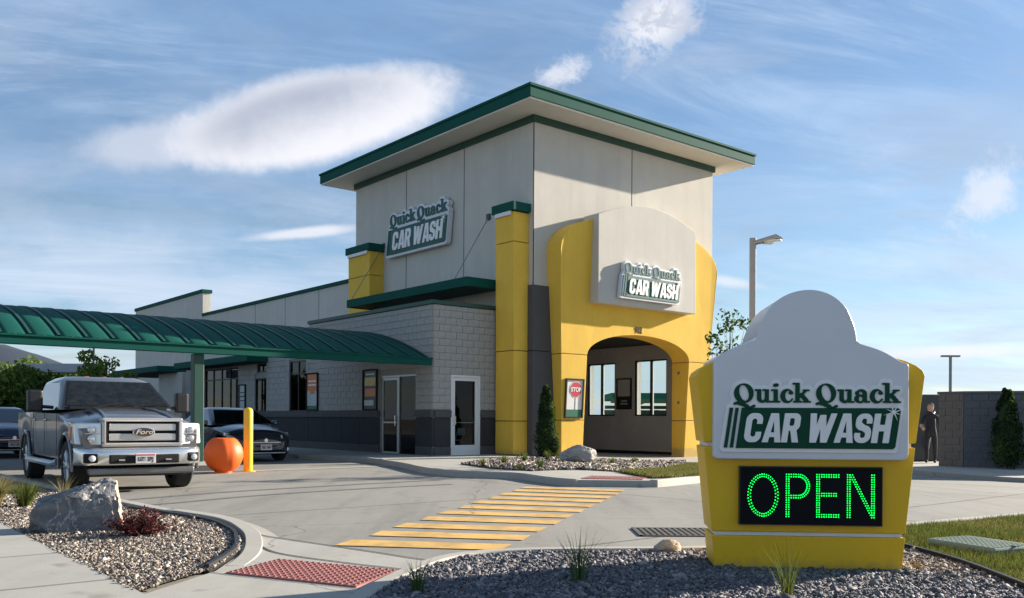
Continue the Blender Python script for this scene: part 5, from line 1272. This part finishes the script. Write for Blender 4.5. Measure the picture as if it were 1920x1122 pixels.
# block enclosure on the right
en = thing('block_enclosure', 'brown and grey block walled enclosure on the right', 'wall', (0, 0, 0))
E1, E2, E3 = Vector((11.75, 26.0)), Vector((12.55, 25.1)), Vector((13.6, 22.0))
E3 = E2+(Vector((12.85, 22.6))-E2)*1.0
def wall_run(P, Q, me, hgt, n_c, wid):
    d = (Q-P); Ln = d.length; ang = math.atan2(d.y, d.x); nrm = Vector((-d.y, d.x))/Ln
    core = MB().box(0, Ln, .02, .22, -.3, hgt).build('wall', 'mortar', en, loc=(P.x, P.y, 0), rot=(0, 0, ang))
    r_ = 0; z = -.1
    while z < hgt-.02:
        z1 = min(z+.203, hgt); k = -1
        while True:
            b0 = k*wid+(wid/2 if r_ % 2 else 0); k += 1
            if b0 >= Ln: break
            c0, c1 = max(0, b0), min(Ln, b0+wid)
            if c1-c0 > .03: mkobj('block', me, None, core, loc=((c0+c1)/2, .02+random.uniform(-.004, .004), (z+z1)/2), scale=(c1-c0-.010, .07, z1-z-.010))
        z += .203; r_ += 1
    return core
E_r = Vector((19.5, 23.2))
wall_run(Vector((12.10, 25.5)), Vector((12.50, 24.9)), me_ea, 1.93, 10, .406)
wall_run(Vector((12.505, 24.9)), Vector((16.6, 23.4)), me_eb, 1.93, 10, .406)
MB().prism([(12.07, 25.55, 1.93), (12.5, 24.86, 1.93), (16.62, 23.35, 1.93), (16.7, 23.6, 1.93), (12.65, 25.1, 1.93), (12.25, 25.65, 1.93)], [(12.07, 25.55, 2.0), (12.5, 24.86, 2.0), (16.62, 23.35, 2.0), (16.7, 23.6, 2.0), (12.65, 25.1, 2.0), (12.25, 25.65, 2.0)]).build('coping', 'encl_b', en)
# folding chair just inside the glazed office door
fx, fy_ = WL(-1.45, 1.85); fc = thing('folding_chair', 'white folding chair seen through the glazed office door', 'chair', (fx, fy_, .07), ANG+R(25))
for s in (-.2, .2):
    MB().tube([(s, .22, 0), (s, -.12, .45), (s, -.22, .82)], .014, 6).build('leg', 'white_metal', fc); MB().tube([(s, -.22, 0), (s, .18, .45)], .014, 6).build('leg', 'white_metal', fc)
MB().box(-.2, .2, -.15, .2, .44, .47).build('seat', 'white_metal', fc, bevel=.01); MB().box(-.2, .2, -.235, -.20, .60, .82).build('backrest', 'white_metal', fc, bevel=.01)
vu = thing('dark_backdrop', 'added dark cabinet behind the person by the shelter', 'backdrop', (13.25, 28.9, -.1), R(20))  # added dark box with hose, standing in for the shaded shelter interior
MB().box(-.85, .75, -.4, .4, 0, 2.1).build('backdrop', 'black', vu, bevel=.03); MB().tube([(-.3, -.45, .4), (-.35, -.6, .9), (-.2, -.55, 1.5), (0, -.42, 1.6)], .04, 8).build('hose', 'lampmetal', vu, smooth=50)
# person working by the shelter, half hidden by the sign
pe = thing('person', 'person in dark clothes with bare forearm standing by the shelter', 'person', (12.66, 27.2, -.1), R(150))
def skin_body(name, joints, edges, m, parent, sub=2):
    me = bpy.data.meshes.new(name); me.from_pydata([j[0] for j in joints], edges, []); o_ = mkobj(name, me, m, parent)
    md = o_.modifiers.new('skin', 'SKIN'); sv = me.skin_vertices[0].data
    for i, j in enumerate(joints): sv[i].radius = (j[1], j[1]*(j[2] if len(j) > 2 else 1))
    sv[0].use_root = True; s = o_.modifiers.new('sub', 'SUBSURF'); s.levels = 1; s.render_levels = sub; return o_
J = [((0, 0, .92), .15, .8), ((0, 0, 1.2), .15, .75), ((0, .02, 1.42), .15, .7), ((0, .05, 1.53), .055), ((0, .09, 1.60), .05), ((0, .10, 1.66), .05), ((.19, .03, 1.40), .06), ((.25, .08, 1.15), .048), ((.18, .32, 1.05), .036), ((.16, .40, 1.03), .035),
     ((-.19, .03, 1.40), .06), ((-.26, .0, 1.13), .048), ((-.24, .15, .92), .036), ((.10, 0, .86), .095), ((.11, .04, .48), .07), ((.11, -.02, .08), .05), ((.11, .13, .03), .04), ((-.10, 0, .86), .095), ((-.12, -.02, .48), .07), ((-.12, -.08, .08), .05), ((-.12, .07, .03), .04)]
E_ = [(0, 1), (1, 2), (2, 3), (3, 4), (4, 5), (2, 6), (6, 7), (7, 8), (8, 9), (2, 10), (10, 11), (11, 12), (0, 13), (13, 14), (14, 15), (15, 16), (0, 17), (17, 18), (18, 19), (19, 20)]
skin_body('body', J, E_, 'cloth_dark', pe)
MB().tube([(.245, .10, 1.135), (.18, .32, 1.055), (.16, .41, 1.03)], [.058, .047, .046], 10).build('forearm', 'skin', pe, smooth=50)
hd_ = MB().lathe([(.02, -.125), (.06, -.11), (.085, -.05), (.092, .02), (.08, .08), (.045, .115), (.01, .125)], 16).build('head', 'skin', pe, smooth=60, loc=(0, .105, 1.68))
MB().lathe([(.094, .0), (.098, .03), (.088, .085), (.05, .125), (.01, .135)], 16).build('hair', 'bark', hd_, smooth=60, loc=(0, -.012, .0))
# ------------------------------------------------------------------ rocks
def rock(name, label, loc, dims, seed, m, rz=0., cuts=14, m2=None, cutdir=None, group=None):
    rg = random.Random(seed); bm = bmesh.new(); bmesh.ops.create_icosphere(bm, subdivisions=5, radius=1.)
    for k in range(cuts):
        d = Vector((rg.gauss(0, 1), rg.gauss(0, 1), rg.gauss(0, .8))).normalized(); h = rg.uniform(.62, .88)
        for v in bm.verts:
            e = v.co.dot(d)-h
            if e > 0: v.co -= d*e*.97
    if cutdir:
        for d, h in cutdir:
            d = Vector(d).normalized()
            for v in bm.verts:
                e = v.co.dot(d)-h
                if e > 0: v.co -= d*e*.98
    from mathutils import noise as mn
    for v in bm.verts:
        n_ = mn.fractal(v.co*2.6+Vector((seed, 0, 0)), 1., 2., 5); n2 = mn.fractal(Vector((v.co.x*1.6, v.co.y*1.6, v.co.z*7+v.co.x*2))+Vector((0, seed, 0)), 1., 2., 6); n3 = abs(mn.noise(v.co*5+Vector((3, seed, 1)))); v.co += v.co.normalized()*(n_*.05+n2*.035-.05*max(0, .12-n3)/.12)
    for v in bm.verts: v.co = Vector((v.co.x*dims[0], v.co.y*dims[1], v.co.z*dims[2]))
    me = bpy.data.meshes.new(name); bm.to_mesh(me); bm.free()
    me.polygons.foreach_set('use_smooth', [True]*len(me.polygons)); me.set_sharp_from_angle(angle=R(28))
    o_ = mkobj(name, me, m, None, loc=loc, rot=(0, 0, rz)); tag(o_, label, 'boulder', group)
    if m2:
        me.materials.append(M[m2]); 
        for p in me.polygons:
            if p.normal.x > .55: p.material_index = 1  # sunlit side of the boulder painted in a paler rock colour
    return o_
rock('boulder', 'large dark slate boulder with painted sunlit end in the tan gravel', (-4.24, 8.86, .15), (.52, .38, .46), 3, 'rock_dark', R(22), 7, 'rock_tan', [((.9, 0, .12), .70), ((-.35, -.1, .85), .60), ((-1, 0, .1), .80), ((0, -1, .15), .62), ((.1, -.6, .8), .72)])
rock('boulder', 'pale grey boulder in front of the yellow arch', (1.72, 23.3, .22), (.50, .36, .40), 8, 'rock_pale', R(10), 12, None, [((-.5, 0, .8), .6)])
rock('boulder', 'small round tan stone at the gravel edge left of the yellow sign', (1.33, 7.66, .06), (.115, .09, .085), 21, 'rock_tan', 0, 6)
# ------------------------------------------------------------------ plants
def clump(name, label, loc, n, h, spread, m, seed, wd=.006, cat='grass clump', group=None, arch=.6):
    rg = np.random.default_rng(seed); V = []; F = []
    for k in range(n):
        a = rg.uniform(0, 6.283); r0_ = rg.uniform(0, spread*.18); l_ = h*rg.uniform(.55, 1.1); out = spread*rg.uniform(.1, 1.)*(l_/h); b = np.array([math.cos(a)*r0_, math.sin(a)*r0_, 0.]); d = np.array([math.cos(a), math.sin(a), 0]); s = np.array([-math.sin(a), math.cos(a), 0])*wd*rg.uniform(.6, 1.3)
        k0 = len(V); S = 4
        for j in range(S+1):
            t = j/S; p = b+d*out*t**1.7+np.array([0, 0, l_*(t-arch*.35*t*t*out/max(spread, .01))]); w2 = s*(1-t)**.7
            V += [p-w2, p+w2]
        for j in range(S): F += [[k0+2*j, k0+2*j+1, k0+2*j+3], [k0+2*j, k0+2*j+3, k0+2*j+2]]
    t_ = thing(name, label, cat, loc, 0, group); npmesh('blades', np.array(V), np.array(F), m, t_); return t_
clump('grass_clump', 'wispy green sedge in front of the drive, left of the yellow sign', (.47, 6.22, .04), 55, .40, .34, 'blade_dark', 31, .0035)
clump('grass_clump', 'grass tuft beside the red tactile pad', (-.60, 5.76, .04), 80, .24, .24, 'blade_dark', 32, .003)
clump('grass_clump', 'thin pale grass tuft before the LED board', (1.74, 5.66, .04), 55, .42, .30, 'blade', 33, .0038)
clump('grass_clump', 'dry and green grass tuft behind the dark boulder', (-6.0, 11.1, .04), 300, .36, .42, 'blade', 34, .006)
clump('grass_clump', 'dry straw tuft at the left edge of the frame', (-6.45, 11.2, .04), 420, .42, .50, 'blade_dry', 35, .006)
clump('grass_clump', 'bare grey twigs beside the front tyre', (-6.02, 12.1, .04), 60, .38, .30, 'blade_dry', 36, .004)
for i, (x, y, h, lb) in enumerate(((-.18, 20.6, .28, 'small green plant by the shaded kerb corner'), (.30, 21.9, .30, 'small green plant before the dark tower base'), (-.62, 19.4, .22, 'low tuft at the left tip of the front bed'), (.6, 19.0, .26, 'pale tuft at the near edge of the front bed'), (.15, 18.4, .18, 'low tuft beside the far kerb'), (2.6, 23.2, .24, 'green tuft right of the pale boulder'), (.95, 23.8, .3, 'wispy tuft left of the pale boulder'), (3.3, 24.3, .22, 'short tuft before the tunnel wall'))):
    clump('grass_clump', lb, (x, y, H(x, y)+.13), 60, h, h*.8, 'blade' if i % 2 == 0 else 'leaf_mid', 50+i, .012)
def leaves(rg, n, cen, rad, size, shape='ball'):
    d = rg.normal(size=(n, 3)); d /= np.linalg.norm(d, axis=1, keepdims=True); r_ = rg.uniform(.35, 1, (n, 1))**.6; c = np.array(cen)+d*r_*np.array(rad)
    a = rg.normal(size=(n, 3)); a /= np.linalg.norm(a, axis=1, keepdims=True); b = np.cross(a, rg.normal(size=(n, 3))); b /= np.linalg.norm(b, axis=1, keepdims=True)
    s = size*rg.uniform(.6, 1.3, (n, 1)); return np.stack([c-a*s, c-b*s*.5, c+a*s, c+b*s*.5], 1)
def leafobj(name, Vs, m, parent):
    V = np.concatenate(Vs).reshape(-1, 3); n = len(V)//4; F = np.arange(n*4).reshape(-1, 4); return npmesh(name, V, F, m, parent)
def tree(name, label, loc, h, cr, n, size, m, seed, trunk=None, group=None, cat='tree', clumps=22, base=.25):
    rg = np.random.default_rng(seed); t = thing(name, label, cat, loc, 0, group); tr_ = MB(); tb_ = trunk or h*.02; c0 = np.array([0, 0, h*(.5+base/2)]); rad = np.array([cr, cr, h*(1-base)/2]); Vs = []
    tr_.tube([(0, 0, 0), (.02*h, .01*h, h*.35), (-.01*h, .02*h, h*.6), (0, 0, h*.85)], [tb_, tb_*.8, tb_*.5, tb_*.2], 8)
    for k in range(clumps):
        d = rg.normal(size=3); d /= np.linalg.norm(d); p = c0+d*rad*rg.uniform(.35, .95); cs = cr*rg.uniform(.22, .40); Vs.append(leaves(rg, n//clumps, p, (cs, cs, cs*.75), size))
        st = (0, 0, max(h*base*.8, p[2]*.55)); tr_.tube([st, tuple((np.array(st)+p)/2+rg.normal(size=3)*.05*cr), tuple(p)], [tb_*.35, tb_*.22, tb_*.08], 5)
    tr_.build('trunk', 'bark', t, smooth=50); leafobj('crown', Vs, m, t); return t
def conifer(label, loc, h, r_, seed, n=9000):
    rg = np.random.default_rng(seed); t = thing('arborvitae', label, 'shrub', loc); Vs = []
    for k in range(70):
        z = h*rg.uniform(.04, .97); tz = z/h; rr_ = r_*(1.05*(1-tz)**.55)*(.55+.45*min(1, tz*5)); a = rg.uniform(0, 6.283); p = (rr_*.75*math.cos(a), rr_*.75*math.sin(a), z); cs = max(.05, rr_*.55)
        Vs.append(leaves(rg, n//70, p, (cs, cs, cs*1.5), .035))
    MB().tube([(0, 0, 0), (0, 0, h*.8)], [.04, .01], 6).build('trunk', 'bark', t); leafobj('crown', Vs[:50], 'leaf_dark', t); leafobj('crown_tips', Vs[50:], 'leaf', t)
    mb = MB().lathe([(r_*.55, h*.05), (r_*.72, h*.25), (r_*.6, h*.5), (r_*.4, h*.75), (r_*.1, h*.95)], 12); mb.build('inner_foliage', 'leaf_dark', t, smooth=60)
    return t
conifer('slim dark arborvitae in front of the dark tower base', (.96, 25.2, .08), 2.05, .34, 61)
conifer('dark arborvitae against the grey block enclosure', (13.2, 24.0, -.05), 2.15, .42, 62)
tree('sapling', 'slender young tree showing above the left shoulder of the yellow sign', (5.25, 21.6, H(5.25, 21.6)+.1), 4.15, .80, 900, .06, 'leaf', 63, .03, clumps=30, base=.35)
tree('tree', 'round green tree at the left edge behind the truck', (-21.6, 38.0, 0), 3.35, 2.0, 9000, .11, 'leaf_mid', 64, clumps=40, base=.05)
tree('tree', 'fuller green tree between the left edge and the truck cab', (-18.9, 36.5, 0), 3.0, 1.5, 6000, .11, 'leaf', 65, clumps=30, base=.05)
tree('tree', 'airy green tree right of the truck roof', (-15.7, 34.8, 0), 3.85, 1.25, 3600, .10, 'leaf_mid', 66, clumps=34, base=.2)
for i, (x, y, h) in enumerate(((-32.5, 55, 4.9), (-29, 56, 4.6), (-25.3, 57, 4.5), (-36.5, 56, 5.2))):
    tree('tree', ['broad hedge tree behind the blue car', 'low hedge tree behind the truck cab', 'low hedge tree left of the airy tree', 'broad hedge tree at the far left'][i], (x, y, 0), h, 2.9, 5000, .16, 'leaf_mid', 70+i, clumps=30, base=.0, group=None)
for i, x in enumerate((14, 19.5, 25, 31, 37)):
    tree('tree', ['first','second','third','fourth','fifth'][i]+' low hedge tree behind the shelter, counted from the tower', (x, 56, -.2), 2.6, 2.7, 3000, .16, 'leaf', 90+i, clumps=22, base=.0)
fb = thing('flat_roof_shed', 'low grey flat roof showing between the left trees', 'shed', (-19.9, 40.0, 0), 0)
MB().box(-1.65, 1.65, -.6, .6, 3.12, 3.50).build('fascia', 'inside', fb); 
for x in (-1.5, 1.5): MB().box(x-.1, x+.1, -.1, .1, 0, 3.12).build('post', 'inside', fb)
# purple barberry shrub
rg = np.random.default_rng(77); t = thing('barberry_shrub', 'low purple-leaved shrub in the tan gravel', 'shrub', (-3.50, 8.48, .04)); Vs = []; mb = MB()
for k in range(80):
    a = rg.uniform(0, 6.283); el = rg.uniform(.3, 1.4); l_ = rg.uniform(.18, .34); p = np.array([math.cos(a)*math.cos(el)*1.15, math.sin(a)*math.cos(el)*1.15, math.sin(el)*.8])*l_
    mb.tube([(0, 0, 0), tuple(p*.5+rg.normal(size=3)*.01), tuple(p)], [.005, .004, .002], 4)
    for j in range(3): Vs.append(leaves(rg, 13, p*(.5+.25*j), (.03, .03, .03), .013))
mb.build('stems', 'bark', t); leafobj('foliage', Vs, 'leaf_red', t)
# ------------------------------------------------------------------ groups of like things
GROUPS = {'grass_clump': 'grass tufts in the gravel beds', 'tree': 'trees and hedges in the background', 'poster': 'framed posters on the walls', 'wall_sign': 'lettered signs on the tower', 'sedan': 'cars waiting behind the truck',
          'boulder': 'boulders in the gravel beds', 'arborvitae': 'clipped evergreens by the walls', 'tactile_pad': 'tactile pads at the crosswalk ends', 'street_lamp': 'lamp posts of the lot', 'utility_pole': 'thin poles at the far left'}
for o_ in list(col.objects):
    if o_.parent is None and 'category' in o_:
        g = GROUPS.get(o_.name.split('.')[0])
        if g: o_['group'] = g
